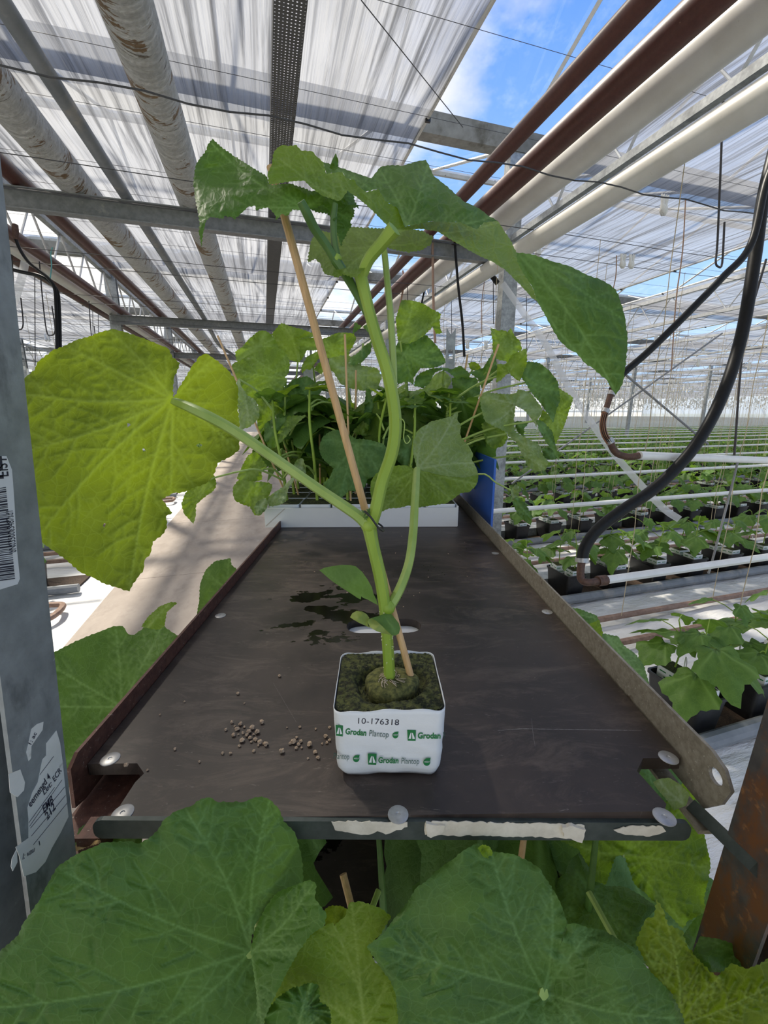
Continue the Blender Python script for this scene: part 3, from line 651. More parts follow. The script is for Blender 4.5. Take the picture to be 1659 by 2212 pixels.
# ------------------------------------------------------------------ the rockwool block with the tall plant
BX0, BX1, BY0, BY1, BZ0, BZ1 = -.0400, .0610, .3290, .4240, TZ+.0008, 1.1905
block = thing('rockwool_block', 'white film wrapped rockwool block with green print and mossy top', 'growing block', ((BX0+BX1)/2, (BY0+BY1)/2, BZ0))
def rrect(x0, x1, y0, y1, r, n=5, sub=8):
    pts = []
    for (cx, cy, a0) in ((x1-r, y0+r, -math.pi/2), (x1-r, y1-r, 0), (x0+r, y1-r, math.pi/2), (x0+r, y0+r, math.pi)):
        arc = [(cx+r*math.cos(a0+math.pi/2*k/n), cy+r*math.sin(a0+math.pi/2*k/n)) for k in range(n+1)]
        if pts:
            p, q = pts[-1], arc[0]; pts += [(p[0]+(q[0]-p[0])*k/sub, p[1]+(q[1]-p[1])*k/sub) for k in range(1, sub)]
        pts += arc
    p, q = pts[-1], pts[0]; pts += [(p[0]+(q[0]-p[0])*k/sub, p[1]+(q[1]-p[1])*k/sub) for k in range(1, sub)]
    return pts
rp_ = rrect(BX0, BX1, BY0, BY1, .009, 5, 14); n = len(rp_); mb = MB(); nz = 16
for k in range(nz+1):
    t = k/nz; z = BZ0+(BZ1-BZ0)*t; sh = .0035*(1-t)**1.5+.004*max(0, .12-t)/.12
    for i, (x, y) in enumerate(rp_):
        dx, dy = x-(BX0+BX1)/2, y-(BY0+BY1)/2; l = math.hypot(dx, dy)
        wv = .0004*math.sin(9*t*3.1+dx*70)*math.exp(-((t-.3)/.22)**2)+.0006*math.sin(dx*160+t*20)*(1-t)
        edge = .0012*math.sin(dx*55+1)+.0008*math.sin(dx*190+dy*90) if k == nz else (0.0009*math.sin(dx*120) if k == 0 else 0)
        mb.v.append(Vector((x-dx/l*sh+dx/l*wv, y-dy/l*sh+dy/l*wv, z+(edge if k == nz else max(0, edge)))))
mb.f = [(k*n+i, k*n+(i+1) % n, (k+1)*n+(i+1) % n, (k+1)*n+i) for k in range(nz) for i in range(n)]; mb.m = [0]*len(mb.f)
wrap = mb.build('film_wrap', M['film'], block, sharp=None)
so_ = wrap.modifiers.new('thickness', 'SOLIDIFY'); so_.thickness = .0006; so_.offset = 1
# moss top with the sunken ring around the plug
r_ = random.Random(5); mb = MB(); G_ = 64; cx, cy = .0135, .3735
for j in range(G_+1):
    for i in range(G_+1):
        x = BX0+.0012+(BX1-BX0-.0024)*i/G_; y = BY0+.0012+(BY1-BY0-.0024)*j/G_
        kx = max(0, abs(x-(BX0+BX1)/2)-((BX1-BX0)/2-.010)); ky = max(0, abs(y-(BY0+BY1)/2)-((BY1-BY0)/2-.010)); l = math.hypot(kx, ky)
        if l > .0085:
            q = .0085/l; x = (BX0+BX1)/2+math.copysign((BX1-BX0)/2-.010+kx*q, x-(BX0+BX1)/2) if kx else x; y = (BY0+BY1)/2+math.copysign((BY1-BY0)/2-.010+ky*q, y-(BY0+BY1)/2) if ky else y
        d = math.hypot((x-cx)/1.12, (y-cy)); a = math.atan2(y-cy, x-cx); w = .0038+.0020*math.sin(2.3*a+.8)+.001*math.sin(5*a)
        h = -.012*math.exp(-((d-.0268)/max(.0012, w))**2) if d > .024 else -.014
        mb.v.append(Vector((x, y, BZ1-.0012+h+r_.uniform(-.0008, .0008))))
w = G_+1; mb.f = [(j*w+i, j*w+i+1, (j+1)*w+i+1, (j+1)*w+i) for j in range(G_) for i in range(G_)]; mb.m = [0]*len(mb.f)
mb.build('mossy_top', M['moss'], block, sharp=None)
mb = MB(); prof = []; nn = 40; rad = [(.0232, -.013), (.0238, -.004), (.0225, .0003), (.018, .0022), (.011, .0032), (.004, .0036)]
vs = []
for (r0, z0) in rad:
    for k in range(nn):
        a = 2*math.pi*k/nn; r1 = r0*(1+.05*math.sin(3*a+1)+.03*math.sin(7*a)); vs.append(Vector((cx+r1*1.12*math.cos(a), cy+r1*math.sin(a), BZ1+z0+r_.uniform(-.0006, .0006))))
mb.add(vs, [(i*nn+k, i*nn+(k+1) % nn, (i+1)*nn+(k+1) % nn, (i+1)*nn+k) for i in range(len(rad)-1) for k in range(nn)]+[tuple(range(5*nn, 6*nn))])
mb.build('plug', M['mossplug'], block, sharp=None)
mb = MB()
for i in range(34):
    a = r_.uniform(0, 6.28); d0 = r_.uniform(.002, .008); L_ = r_.uniform(.004, .011); p = Vector((cx-.001+d0*math.cos(a), cy-.004+d0*.7*math.sin(a), BZ1+.0045)); b = a+r_.uniform(-1, 1)
    mb.tube(smoothpts([p, p+Vector((math.cos(b)*L_*.5, math.sin(b)*L_*.5, .0008)), p+Vector((math.cos(b+.5)*L_, math.sin(b+.5)*L_, -.0012))], 3), .00028, 4)
o = mb.build('surface_roots', M['root'], block); o['kind'] = 'stuff'
# print on the front face
FY = BY0+.0002
def bf(px, py, e=0.0): return PY(px, py, .3284-e)
NF = Vector((0, -1, 0))
def put_px(mb, s, p0, p1, hpx, mi, off=0.0, e=0.0):
    a, b = bf(*p0, e), bf(*p1, e); e1 = (b-a).normalized(); e2 = e1.cross(NF)*-1; put_text(mb, s, a, e1, e2, hpx*(b-a).length/max(1, math.hypot(p1[0]-p0[0], p1[1]-p0[1])), mi, off, (b-a).length)
mb = MB()
def zt(x, y): return (680+x*320/1659, 1380+y*340/1763)
put_px(mb, '10-176318', zt(462, 948), zt(942, 968), 14.5, 1, 0)
def logo(x, y, w, h, sk):
    P = [(x, y), (x+w, y+sk), (x+w-w*.04, y+h+sk), (x+w*.06, y+h)]
    mb.add([bf(*zt(*p)) for p in P], [(0, 1, 2, 3)], 0)
    for s_ in (0, 1):
        c = x+w*.5; Q = [(c-w*.10, y+h*.24), (c-w*.02, y+h*.24), (c-w*.06, y+h*.82), (c-w*.36, y+h*.80)] if s_ == 0 else [(c+w*.04, y+h*.24), (c+w*.13, y+h*.26), (c+w*.40, y+h*.82), (c+w*.10, y+h*.84)]
        mb.add([bf(*zt(q[0], q[1]+sk*.4), .0003) for q in Q], [(0, 1, 2, 3)], 2)
def emblem(x, y, s_):
    P = [(x+s_, y)]; 
    for k in range(15): a = -.35+math.pi*1.32*k/14; P.append((x+s_*.46+s_*.5*math.cos(a), y+s_*.62+s_*.52*math.sin(a)))
    P.append((x+s_*.35, y+s_*.08)); mb.add([bf(*zt(*p)) for p in P], [tuple(range(len(P)))], 0)
    put_px(mb, 'NG2.0', zt(x+s_*.12, y+s_*.66), zt(x+s_*.84, y+s_*.64), s_*.05, 2, .01, .0003)
logo(232, 962, 84, 122, 10); put_px(mb, 'Grodan', zt(338, 1066), zt(574, 1086), 14.6, 0, .03); put_px(mb, 'Plantop', zt(603, 1089), zt(824, 1106), 15.5, 3, -.005); emblem(872, 1040, 66)
logo(1035, 1021, 98, 120, 3); put_px(mb, 'Grodan', zt(1150, 1116), zt(1408, 1117), 14.6, 0, .03); put_px(mb, 'P', zt(1447, 1113), zt(1464, 1110), 15.5, 3)
put_px(mb, 'Plantop', zt(204, 1342), zt(384, 1352), 15.5, 3, -.005); emblem(430, 1300, 72)
logo(592, 1284, 100, 124, 4); put_px(mb, 'Grodan', zt(708, 1388), zt(936, 1394), 14.6, 0, .03); put_px(mb, 'Plantop', zt(964, 1398), zt(1168, 1404), 15.5, 3, -.005); emblem(1218, 1334, 78)
mb.build('printed_text', [M['ink_green'], M['ink_black'], M['ink_white'], surf('grey green print', (.018, .075, .06), (.025, .09, .07), 20, .5, 0, 0)], block, smooth=False)
# stake and its clip
stake = MB(); p0, p1 = PY(906, 1468, .3775), PY(585, 360, .408); p0.z -= .03
stake.tube([p0.lerp(p1, t/10) for t in range(11)], .0036, 10)
tag(stake.build('bamboo_stake', M['bamboo']), 'long bamboo stake standing in the front block beside the stem', 'plant stake')
# granules
r_ = random.Random(11); k = 0
spots = [(501, 1562), (507, 1570), (513, 1577), (520, 1566), (525, 1585), (533, 1590), (540, 1596), (545, 1575), (548, 1588), (552, 1600), (556, 1584), (562, 1606), (570, 1608), (575, 1610), (505, 1590), (524, 1602), (528, 1572), (488, 1578), (543, 1604), (566, 1562), (620, 1573), (648, 1572), (682, 1576), (712, 1573), (641, 1595), (637, 1603), (645, 1610), (627, 1608), (669, 1611), (703, 1593), (712, 1601), (706, 1606), (609, 1626), (681, 1627), (696, 1608), (652, 1617), (665, 1640), (687, 1639), (399, 1517), (514, 1500), (604, 1462), (378, 1620), (528, 1520), (346, 1545), (517, 1613), (498, 1629), (431, 1647), (481, 1629), (273, 1655), (548, 1624), (634, 1605), (640, 1618), (650, 1604), (515, 1588), (538, 1583), (319, 1665), (558, 1612)]
for (x, y) in spots:
    c = PH(x, y, TZ); r0 = r_.uniform(.0009, .0026); mb = MB(); bm = bmesh.new(); bmesh.ops.create_icosphere(bm, subdivisions=2, radius=r0)
    for v in bm.verts: v.co *= 1+r_.uniform(-.34, .30); v.co.z *= .8
    zm = min(v.co.z for v in bm.verts); bm.faces.ensure_lookup_table()
    mb.add([v.co+c-Vector((0, 0, zm)) for v in bm.verts], [tuple(v.index for v in f.verts) for f in bm.faces]); bm.free()
    tag(mb.build('clay_granule', M['granule'], smooth=False), 'small tan granule spilled on the dark shelf left of the block', 'granule', 'granules spilled on the shelf')
for i in range(46):
    x, y = r_.uniform(640, 1010), r_.uniform(1150, 1330); c = PH(x, y, TZ); s_ = r_.uniform(.0007, .0017); mb = MB(); a = r_.uniform(0, 3)
    ax = (Vector((math.cos(a), math.sin(a), 0)), Vector((-math.sin(a), math.cos(a), 0)), EZ); mb.box(c+EZ*.0004, (s_*1.6, s_, .0008), ax)
    tag(mb.build('debris_crumb', M['granule'] if i % 2 else M['moss'], smooth=False), 'tiny crumb of debris on the far half of the dark shelf', 'crumb', 'crumbs on the shelf')
# blue panel hung on the right side of the trolley
mb = MB(); P = [PX(1059, 990, .335), PX(1024, 1165, .335), PX(985, 1130, .335), PX(985, 983, .335)]
Yn, Yf = 1.20, 1.70; zt0, zb0 = 1.318, 1.02
mb.box((.335, (Yn+Yf)/2, (zt0+zb0)/2), (.006, Yf-Yn, zt0-zb0)); bp_ = mb.build('plastic_sheet', M['blue'], smooth=False); tag(bp_, 'blue plastic sheet standing against the right side of the trolley', 'sheet')
# ------------------------------------------------------------------ leaves traced as curved surfaces in the room
def mvc(P, Q):      # mean value coordinates of the points Q in the polygon P
    d = P[None]-Q[:, None]; r = np.linalg.norm(d, axis=2)+1e-6; d2 = np.roll(d, -1, 1); r2 = np.roll(r, -1, 1)
    cr = d[..., 0]*d2[..., 1]-d[..., 1]*d2[..., 0]; dt = (d*d2).sum(2); t = cr/(r*r2+dt+1e-9)
    w = (np.roll(t, 1, 1)+t)/r; return w/w.sum(1, keepdims=True)
def vein_segs(j, tips, rs, w0):
    segs = []
    for tip in tips:
        w = tip[2] if len(tip) > 2 else w0
        j_ = np.array(j, float); t_ = np.array(tip[:2], float); d = t_-j_; L = np.linalg.norm(d); nrm = np.array((-d[1], d[0]))/max(L, 1e-6)
        bow = rs.uniform(-.07, .07)*L; n = 8; pts = [j_+d*(k/n)+nrm*bow*math.sin(math.pi*k/n) for k in range(n+1)]
        for k in range(n): segs.append((*pts[k], *pts[k+1], w*(1-.6*k/n), 1.0))
        side = 1
        for k in range(1, n):
            for sgn in (1, -1):
                if rs.random() < .30 and k < n-2: continue
                f = k/n+rs.uniform(-.04, .04); p = j_+d*f+nrm*bow*math.sin(math.pi*f); ang = math.radians(rs.uniform(38, 58))*sgn; dr = d/L; e = np.array((dr[0]*math.cos(ang)-dr[1]*math.sin(ang), dr[0]*math.sin(ang)+dr[1]*math.cos(ang)))
                l = L*.36*(1-.55*f)*rs.uniform(.7, 1.15); q = p+e*l*.5; e2 = e*.8+dr*.35; q2 = q+e2*l*.5
                segs.append((*p, *q, w*.5, .72)); segs.append((*q, *q2, w*.34, .55))
                for sg in (1, -1):
                    m_ = q if rs.random() < .5 else (p+q)/2; a2 = math.radians(55)*sg; e3 = np.array((e[0]*math.cos(a2)-e[1]*math.sin(a2), e[0]*math.sin(a2)+e[1]*math.cos(a2))); segs.append((*m_, *(m_+e3*l*.35), w*.26, .42))
    return np.array(segs)
class Leaf:
    def __init__(s): s.mb = MB(); s.mb.attr = []; s.mb.uv = []
    def patch(s, ol, plane, j=None, tips=(), step=6.0, teeth=2.2, tl=9.0, bump=.0016, under=False, wave=.003, seed=1, bumps=(), w0=3.4, edge=0.0, dz=None, holes=()):
        rs = random.Random(seed*31+len(ol)); ol = [p for p in ol]
        (x1, y1, z1), (x2, y2, z2), (x3, y3, z3) = plane
        A = np.linalg.solve(np.array([[x1, y1, 1], [x2, y2, 1], [x3, y3, 1]], float), np.array([1/z1, 1/z2, 1/z3]))
        cen = np.array([p[:2] for p in ol]).mean(0); dens = []; k = 0
        for i in range(len(ol)):
            a = np.array(ol[i][:2], float); b = np.array(ol[(i+1) % len(ol)][:2], float); da = ol[i][2] if len(ol[i]) > 2 else 0.; db = ol[(i+1) % len(ol)][2] if len(ol[(i+1) % len(ol)]) > 2 else 0.
            l = np.linalg.norm(b-a); n = max(1, int(round(l/tl*2))); nn = np.array((b[1]-a[1], a[0]-b[0]))/max(l, 1e-6)
            if np.dot(nn, (a+b)/2-cen) < 0: nn = -nn
            for q in range(n):
                t = q/n; p = a+(b-a)*t; k += 1
                if q: p = p+nn*((teeth if k % 2 else -teeth*.35)*rs.uniform(.3, 1.0))
                dens.append((p[0], p[1], da+(db-da)*t))
        D = np.array(dens); P = D[:, :2]; lo, hi = P.min(0), P.max(0); Q = []; row = 0; y = lo[1]
        while y < hi[1]:
            x = lo[0]+(step/2 if row % 2 else 0)
            while x < hi[0]: Q.append((x+rs.uniform(-.2, .2)*step, y+rs.uniform(-.2, .2)*step)); x += step
            y += step*.866; row += 1
        Q = np.array(Q) if Q else np.zeros((0, 2)); a = P; b = np.roll(P, -1, 0); ins = np.zeros(len(Q), bool); dm = np.full(len(Q), 1e9)
        for p, q in zip(a, b):
            c = ((p[1] > Q[:, 1]) != (q[1] > Q[:, 1])); xx = (q[0]-p[0])*(Q[:, 1]-p[1])/((q[1]-p[1]) or 1e-9)+p[0]; ins ^= c & (Q[:, 0] < xx)
            ab = q-p; t = np.clip(((Q-p)@ab)/max(ab@ab, 1e-9), 0, 1); dm = np.minimum(dm, np.linalg.norm(Q-(p+t[:, None]*ab), axis=1))
        keep = ins & (dm > step*.45)
        for (hx, hy, hr) in holes: keep &= np.hypot(Q[:, 0]-hx, Q[:, 1]-hy) > hr
        Q = Q[keep]; dmi = dm[keep]; V = np.vstack([P, Q]); ed = np.concatenate([np.zeros(len(P)), dmi]); n = len(P)
        r = delaunay_2d_cdt([Vector(p) for p in V], [(i, (i+1) % n) for i in range(n)], [list(range(n))], 1, 1e-4)
        RV = np.array([tuple(p) for p in r[0]]); og = [o[0] if o else -1 for o in r[3]]; e = np.array([ed[i] if i >= 0 else 0 for i in og])
        zc = 1/(RV@A[:2]+A[2])
        if np.any(D[:, 2]):
            C = np.array([p[:2] for p in ol], float); cz = np.array([p[2] if len(p) > 2 else 0 for p in ol])
            inner = np.array([i >= n or i < 0 for i in og]); dzv = np.zeros(len(RV))
            for i, o in enumerate(og):
                if 0 <= o < n: dzv[i] = D[o, 2]
            if inner.any(): dzv[inner] = mvc(P, RV[inner])@D[:, 2]
            zc = zc+dzv
        for (bx, by, br, bz) in bumps: zc = zc+bz*np.exp(-((RV[:, 0]-bx)**2+(RV[:, 1]-by)**2)/br**2)
        size = np.linalg.norm(hi-lo); ph = rs.uniform(0, 6); base = zc.copy()
        zc = zc+wave*np.sin(RV[:, 0]/size*9+ph)*np.cos(RV[:, 1]/size*8+ph*2)
        if edge: zc = zc+edge*np.exp(-e/14.0)*np.sin(np.arctan2(RV[:, 1]-cen[1], RV[:, 0]-cen[0])*13+ph)
        vein = np.zeros(len(RV)); ds = np.full(len(RV), 1e9)
        if j is not None and len(tips):
            for (ax, ay, bx, by, w, am) in vein_segs(j, tips, rs, w0):
                p = np.array((ax, ay)); ab = np.array((bx-ax, by-ay)); t = np.clip(((RV-p)@ab)/max(ab@ab, 1e-9), 0, 1); d = np.linalg.norm(RV-(p+t[:, None]*ab), axis=1)
                vein = np.maximum(vein, am*np.exp(-(d/max(w, step*.42))**2)); ds = np.minimum(ds, d/max(am, .3))
            q = 1-np.exp(-(ds/(step*2.6))**2); sg = -1 if not under else 1
            zc = zc+sg*bump*q*np.minimum(1, e/10)*(1 if not under else .7)-(0.0 if not under else bump*.5*vein)
        m0 = zc.mean(); b0 = len(s.mb.v)
        for (x, y), z, vn in zip(RV, zc, vein): s.mb.v.append(Pz(x, y, z)); s.mb.attr.append(float(vn)); s.mb.uv.append((x*m0/FPX+seed*.37, -y*m0/FPX+seed*.11))
        fs = [tuple(i+b0 for i in f) for f in r[2]]
        if holes:
            H = []
            for f in fs:
                c = RV[[i-b0 for i in f]].mean(0)
                if not any(math.hypot(c[0]-hx, c[1]-hy) < hr*.9 for (hx, hy, hr) in holes): H.append(f)
            fs = H
        s.mb.f += fs; s.mb.m += [0]*len(fs); return s
    def build(s, m, parent, name='leaf'): return s.mb.build(name, m, parent, sharp=None)
def cv(pts, x0, y0, k): return [(x0+p[0]/k, y0+p[1]/k, *p[2:]) for p in pts]
def c3(p): return cv(p, 0, 650, 2.0)
def c5(p): return cv(p, 0, 1150, 2.0)
def c6(p): return cv(p, 830, 1150, 2.0)
def c7(p): return cv(p, 0, 1700, 2.0)
def c8(p): return cv(p, 830, 1700, 2.0)
def z3(p): return cv(p, 480, 660, 4.1475)
def z4(p): return cv(p, 860, 660, 4.1475)
def zs(p): return cv(p, 680, 1180, 5.184)
def stem_part(pts, rs, m, parent, name, rib=.09, n=12, k=6):
    mb = MB(); mb.tube(smoothpts(pts, k), lerpr(rs, k), n, rib=rib, ribs=5); return mb.build(name, m, parent)
# ---- the tall plant in the front block
hp = thing('cucumber_plant', 'tall cucumber plant growing from the white wrapped block in front', 'plant', (.0135, .3735, BZ1))
YS = .3745
st = [PY(843, 1474, YS), PY(838, 1400, YS), PY(832, 1320, YS), PY(822, 1250, YS), PY(806, 1180, YS), PY(797, 1135, YS)]
st[0].z -= .004
stem = stem_part(st, [.0058, .0056, .0057, .0060, .0058, .0066], M['stem'], hp, 'main_stem')
s2 = [PY(799, 1142, YS), PY(812, 1100, YS-.002), PY(826, 1040, YS), PY(846, 980, YS), PY(854, 925, YS), PY(850, 870, YS), PY(836, 800, YS-.002), PY(815, 735, YS-.003), PY(797, 670, YS-.004), PY(778, 592, YS-.006)]
stem_part(s2, [.0056, .0058, .0055, .0056, .0056, .0054, .0052, .0050, .0046, .0050], M['stem'], hp, 'main_stem')
stem_part([PY(780, 597, YS-.006), PY(797, 560, YS-.012), PY(826, 525, YS-.018), PY(852, 494, YS-.024)], [.0044, .0043, .0046, .0056], M['stem'], hp, 'petiole')
stem_part([PY(818, 742, YS), PY(800, 690, YS), PY(763, 620, YS), PY(736, 578, YS), PY(725, 562, YS)], [.0030, .0034, .0036, .0038, .0042], M['stem_dark'], hp, 'side_shoot', .05)
stem_part([PY(727, 566, YS), PY(705, 530, YS-.004), PY(680, 494, YS-.010), PY(664, 462, YS-.016), PY(650, 435, YS-.02)], [.0036, .0034, .0036, .0036, .003], M['stem_dark'], hp, 'petiole', .05)
stem_part([PY(729, 560, YS), PY(722, 520, YS), PY(720, 480, YS), PY(724, 440, YS)], [.003, .0026, .0026, .0022], M['stem_dark'], hp, 'side_shoot', .05)
stem_part([PY(852, 880, YS+.004), PY(850, 800, YS+.004), PY(845, 700, YS+.006), PY(838, 620, YS+.012), PY(830, 540, YS+.022)], [.0026, .0030, .0029, .0027, .0026], M['petiole'], hp, 'petiole')
stem_part([PY(798, 1138, YS), PY(770, 1112, YS), PY(690, 1058, YS), PY(600, 995, YS), PY(500, 927, YS), PY(420, 885, YS), Pz(377, 867, .402)], [.0064, .0052, .0048, .0046, .0048, .0046, .0038], M['petiole'], hp, 'petiole')
stem_part([PY(838, 1318, YS), PY(864, 1272, YS+.01), PY(884, 1215, YS+.03), PY(893, 1150, YS+.05), PY(897, 1080, YS+.07), Pz(901, 1014, .50)], [.0048, .0046, .0044, .0044, .0042, .0040], M['petiole'], hp, 'petiole')
for (px, py, r) in ((797, 1134, .0078), (838, 1312, .0072), (727, 560, .0045)):
    mb = MB(); c = PY(px, py, YS); mb.lathe([(r*.4, -r), (r*.85, -r*.5), (r, 0), (r*.85, r*.5), (r*.4, r)], c, 14); mb.build('node', M['stem'], hp)
mb = MB(); r_ = random.Random(2)
for i in range(60):
    t = r_.random()**.7; a = r_.uniform(0, 6.28); p = PY(843-11*t, 1474-160*t, YS); q = p+Vector((math.cos(a), math.sin(a), 0))*.0054; mb.lathe([(.0004, -.0006), (.0007, 0), (.0004, .0006)], q, 6)
o = mb.build('stem_warts', surf('pale stem warts', (.5, .55, .3), (.6, .62, .4), 50), hp); o['kind'] = 'stuff'
mb = MB(); r_ = random.Random(8)      # little tuft and tendrils at the node
for i in range(16):
    a = r_.uniform(0, 6.28); c = PY(792+r_.uniform(-8, 6), 1112+r_.uniform(-8, 8), YS-.006); d = Vector((math.cos(a), r_.uniform(-.6, .1), math.sin(a)))*.0035; mb.tube([c, c+d*.6+EZ*.001, c+d], [.0007, .0006, .0002], 5)
o = mb.build('leaf_bud', M['stem_dark'], hp); o['kind'] = 'stuff'
mb = MB(); c0 = PY(868, 950, YS); mb.tube(smoothpts([PY(856, 920, YS), PY(866, 905, YS-.005), PY(874, 915, YS-.006), PY(872, 945, YS-.006), PY(878, 958, YS-.005), PY(886, 950, YS-.004), PY(880, 940, YS-.003)], 5), .0005, 5)
mb.build('tendril', M['petiole'], hp)
# big backlit leaf on the left
L1 = c3([(750, 418), (745, 388), (752, 330), (778, 268), (745, 245), (725, 205), (690, 190), (640, 170), (600, 155), (540, 135), (490, 122), (430, 135), (400, 150), (330, 170), (290, 190), (225, 215), (190, 245), (160, 265), (150, 300), (110, 330), (90, 370), (92, 430), (88, 500), (92, 530), (98, 570), (75, 600), (45, 620), (50, 680), (62, 740), (75, 800), (85, 870), (100, 960), (115, 1020), (135, 1055), (155, 1050), (165, 1020), (190, 1050), (240, 1085), (290, 1120), (345, 1170), (400, 1195), (450, 1220), (510, 1240), (560, 1255), (575, 1220), (600, 1190), (620, 1160), (625, 1120), (650, 1090), (660, 1040), (700, 1010), (722, 980), (718, 930), (745, 915), (700, 855), (750, 830), (800, 825), (850, 800), (890, 790), (920, 760), (940, 700), (1000, 670), (1035, 640), (1030, 580), (1035, 545), (1030, 500), (1025, 450), (1030, 380), (1015, 340), (985, 300), (950, 270), (920, 245), (890, 228), (860, 240), (830, 280), (800, 330), (770, 380)])
t1 = c3([(480, 130), (290, 195), (95, 400), (55, 660), (150, 1040), (560, 1245), (735, 915), (1020, 640), (930, 250)])
Leaf().patch(L1, ((375, 865, .405), (45, 960, .365), (280, 1270, .405)), (373, 862), t1, 5.0, 2.2, 12, .0020, True, .007, 3, bumps=((245, 730, 120, .006), (480, 900, 80, .014), (230, 950, 90, -.012), (330, 1080, 60, .006), (120, 850, 70, -.006), (330, 800, 60, -.008)), w0=4.2, edge=.004, holes=((278, 920, 3.2), (311, 972, 3.0), (430, 962, 3.2), (226, 1135, 3.2))).build(M['leaf_glow'], hp)
# leaf behind the petiole with a pale folded upper part
L2 = [(901, 1014), (892, 975), (893, 950), (908, 927), (930, 911), (955, 905), (975, 899), (990, 888), (988, 906), (995, 920), (994, 937), (997, 947), (1014, 966), (1022, 981), (1019, 993), (1029, 1010), (1033, 1026), (1000, 1032), (960, 1028), (925, 1020)]
L2b = [(901, 1014), (925, 1020), (960, 1028), (1000, 1032), (1033, 1026), (1032, 1041), (1026, 1051), (1014, 1063), (995, 1065), (980, 1077), (964, 1087), (932, 1092), (903, 1096), (882, 1092), (860, 1097), (840, 1098), (820, 1107), (806, 1090), (800, 1062), (801, 1040), (812, 1023), (830, 1013), (852, 1006), (875, 1005)]
lf = Leaf().patch(L2, ((901, 1014, .50), (1033, 1026, .50), (985, 890, .545)), (901, 1014), [(985, 890), (925, 918), (1030, 1000)], 3.6, 1.2, 9, .0016, True, .003, 5, w0=2.6, bumps=((950, 960, 40, -.008),))
lf.build(M['leaf_pale'], hp)
Leaf().patch(L2b, ((901, 1014, .50), (1033, 1026, .50), (900, 1096, .475)), (901, 1014), [(1028, 1045), (975, 1080), (900, 1094), (830, 1098), (805, 1050)], 3.6, 1.2, 9, .0014, True, .003, 6, w0=2.4, bumps=((840, 1050, 40, .015),)).build(M['leaf_under'], hp)
# young dark leaf at the upper left
def q1(p): return cv(p, 400, 280, 3.318)
L3 = q1([(195, 65), (160, 115), (155, 145), (105, 210), (80, 240), (65, 320), (60, 390), (75, 500), (90, 580), (105, 660), (100, 740), (120, 850), (130, 740), (150, 650), (185, 625), (270, 640), (280, 620), (330, 625), (360, 645), (390, 610), (450, 555), (500, 545), (510, 580), (560, 560), (600, 560), (640, 610), (655, 650), (690, 605), (735, 615), (770, 570), (830, 580), (900, 570), (980, 540), (1020, 560), (1035, 600), (1060, 650), (1095, 640), (1060, 520), (1000, 445), (900, 440), (860, 425), (760, 390), (720, 388), (600, 400), (590, 340), (480, 270), (350, 190), (250, 120)])
Leaf().patch(L3, ((640, 420, .335), (425, 400, .325), (700, 440, .335)), q1([(850, 560)])[0], q1([(100, 640), (190, 100), (600, 390), (480, 560), (1000, 460)]), 4.0, 2.4, 8, .0022, False, .004, 7, w0=2.8, bumps=((470, 370, 50, .012), (620, 420, 40, -.008), (450, 470, 40, -.008))).build(M['leaf'], hp)
L4 = q1([(870, 440), (1000, 450), (1050, 470), (1100, 420), (1170, 400), (1205, 450), (1215, 520), (1250, 565), (1205, 560), (1215, 600), (1185, 660), (1190, 690), (1160, 740), (1130, 800), (1118, 835), (1100, 780), (1085, 720), (1060, 650), (1020, 600), (950, 590), (890, 570)])
Leaf().patch(L4, ((700, 430, .352), (750, 420, .36), (730, 520, .35)), q1([(900, 500)])[0], q1([(1200, 480), (1190, 650), (1120, 820), (1000, 450)]), 3.4, 3.0, 7, .0024, False, .004, 8, w0=2.2).build(M['leaf_dark'], hp)
Leaf().patch([(712, 362), (718, 345), (725, 331), (731, 346), (730, 362), (722, 370)], ((720, 340, .36), (730, 360, .36), (712, 362, .362)), None, (), 3, .6, 8, seed=9).build(M['leaf'], hp)
# back leaf under the crown
L6 = [(665, 569), (668, 539), (674, 515), (690, 497), (720, 505), (757, 490), (815, 494), (870, 490), (915, 500), (935, 512), (930, 528), (910, 540), (880, 545), (850, 540), (830, 533), (815, 560), (790, 578), (775, 592), (765, 600), (740, 592), (731, 600), (716, 596), (701, 592), (692, 569), (680, 559)]
Leaf().patch(L6, ((830, 535, .37), (680, 540, .40), (900, 500, .40)), (829, 528), [(680, 530), (740, 590), (770, 500), (925, 515), (870, 495)], 3.6, 2.4, 8, .0016, True, .004, 10, w0=2.4).build(M['leaf_under'], hp)
# the large crown leaf, folded over
A5 = [(581, 399), (578, 376), (587, 355), (591, 331), (599, 319), (611, 313), (623, 316), (641, 313), (650, 325), (674, 327), (683, 337), (698, 350), (705, 376), (720, 373), (740, 372), (747, 385), (765, 389), (771, 400), (789, 415), (816, 408), (827, 425), (831, 434), (858, 449), (866, 467), (876, 491), (852, 500), (840, 491), (822, 473), (798, 449), (777, 431), (750, 412), (740, 428), (731, 434), (695, 422), (671, 404), (659, 391), (635, 391), (611, 395)]
C5 = [(698, 350, -.004), (732, 361), (774, 376), (802, 385), (822, 361), (837, 357), (870, 358), (900, 349), (920, 345), (937, 380), (962, 400), (985, 420), (1002, 435), (1035, 450), (1055, 466), (1075, 477), (1045, 480), (1030, 495), (995, 480), (930, 478), (880, 488), (874, 490), (866, 467), (858, 449), (831, 434), (827, 425), (816, 408), (789, 415), (771, 400), (765, 389), (747, 385), (740, 372), (705, 376)]
S5 = [(852, 497), (880, 488), (930, 478), (995, 480), (1030, 495), (1045, 480), (1075, 477), (1090, 500), (1103, 520), (1115, 545), (1117, 565), (1130, 590), (1150, 620), (1160, 650), (1150, 645), (1130, 622), (1110, 602), (1090, 582), (1065, 566), (1030, 550), (995, 530), (945, 500), (905, 494), (860, 501)]
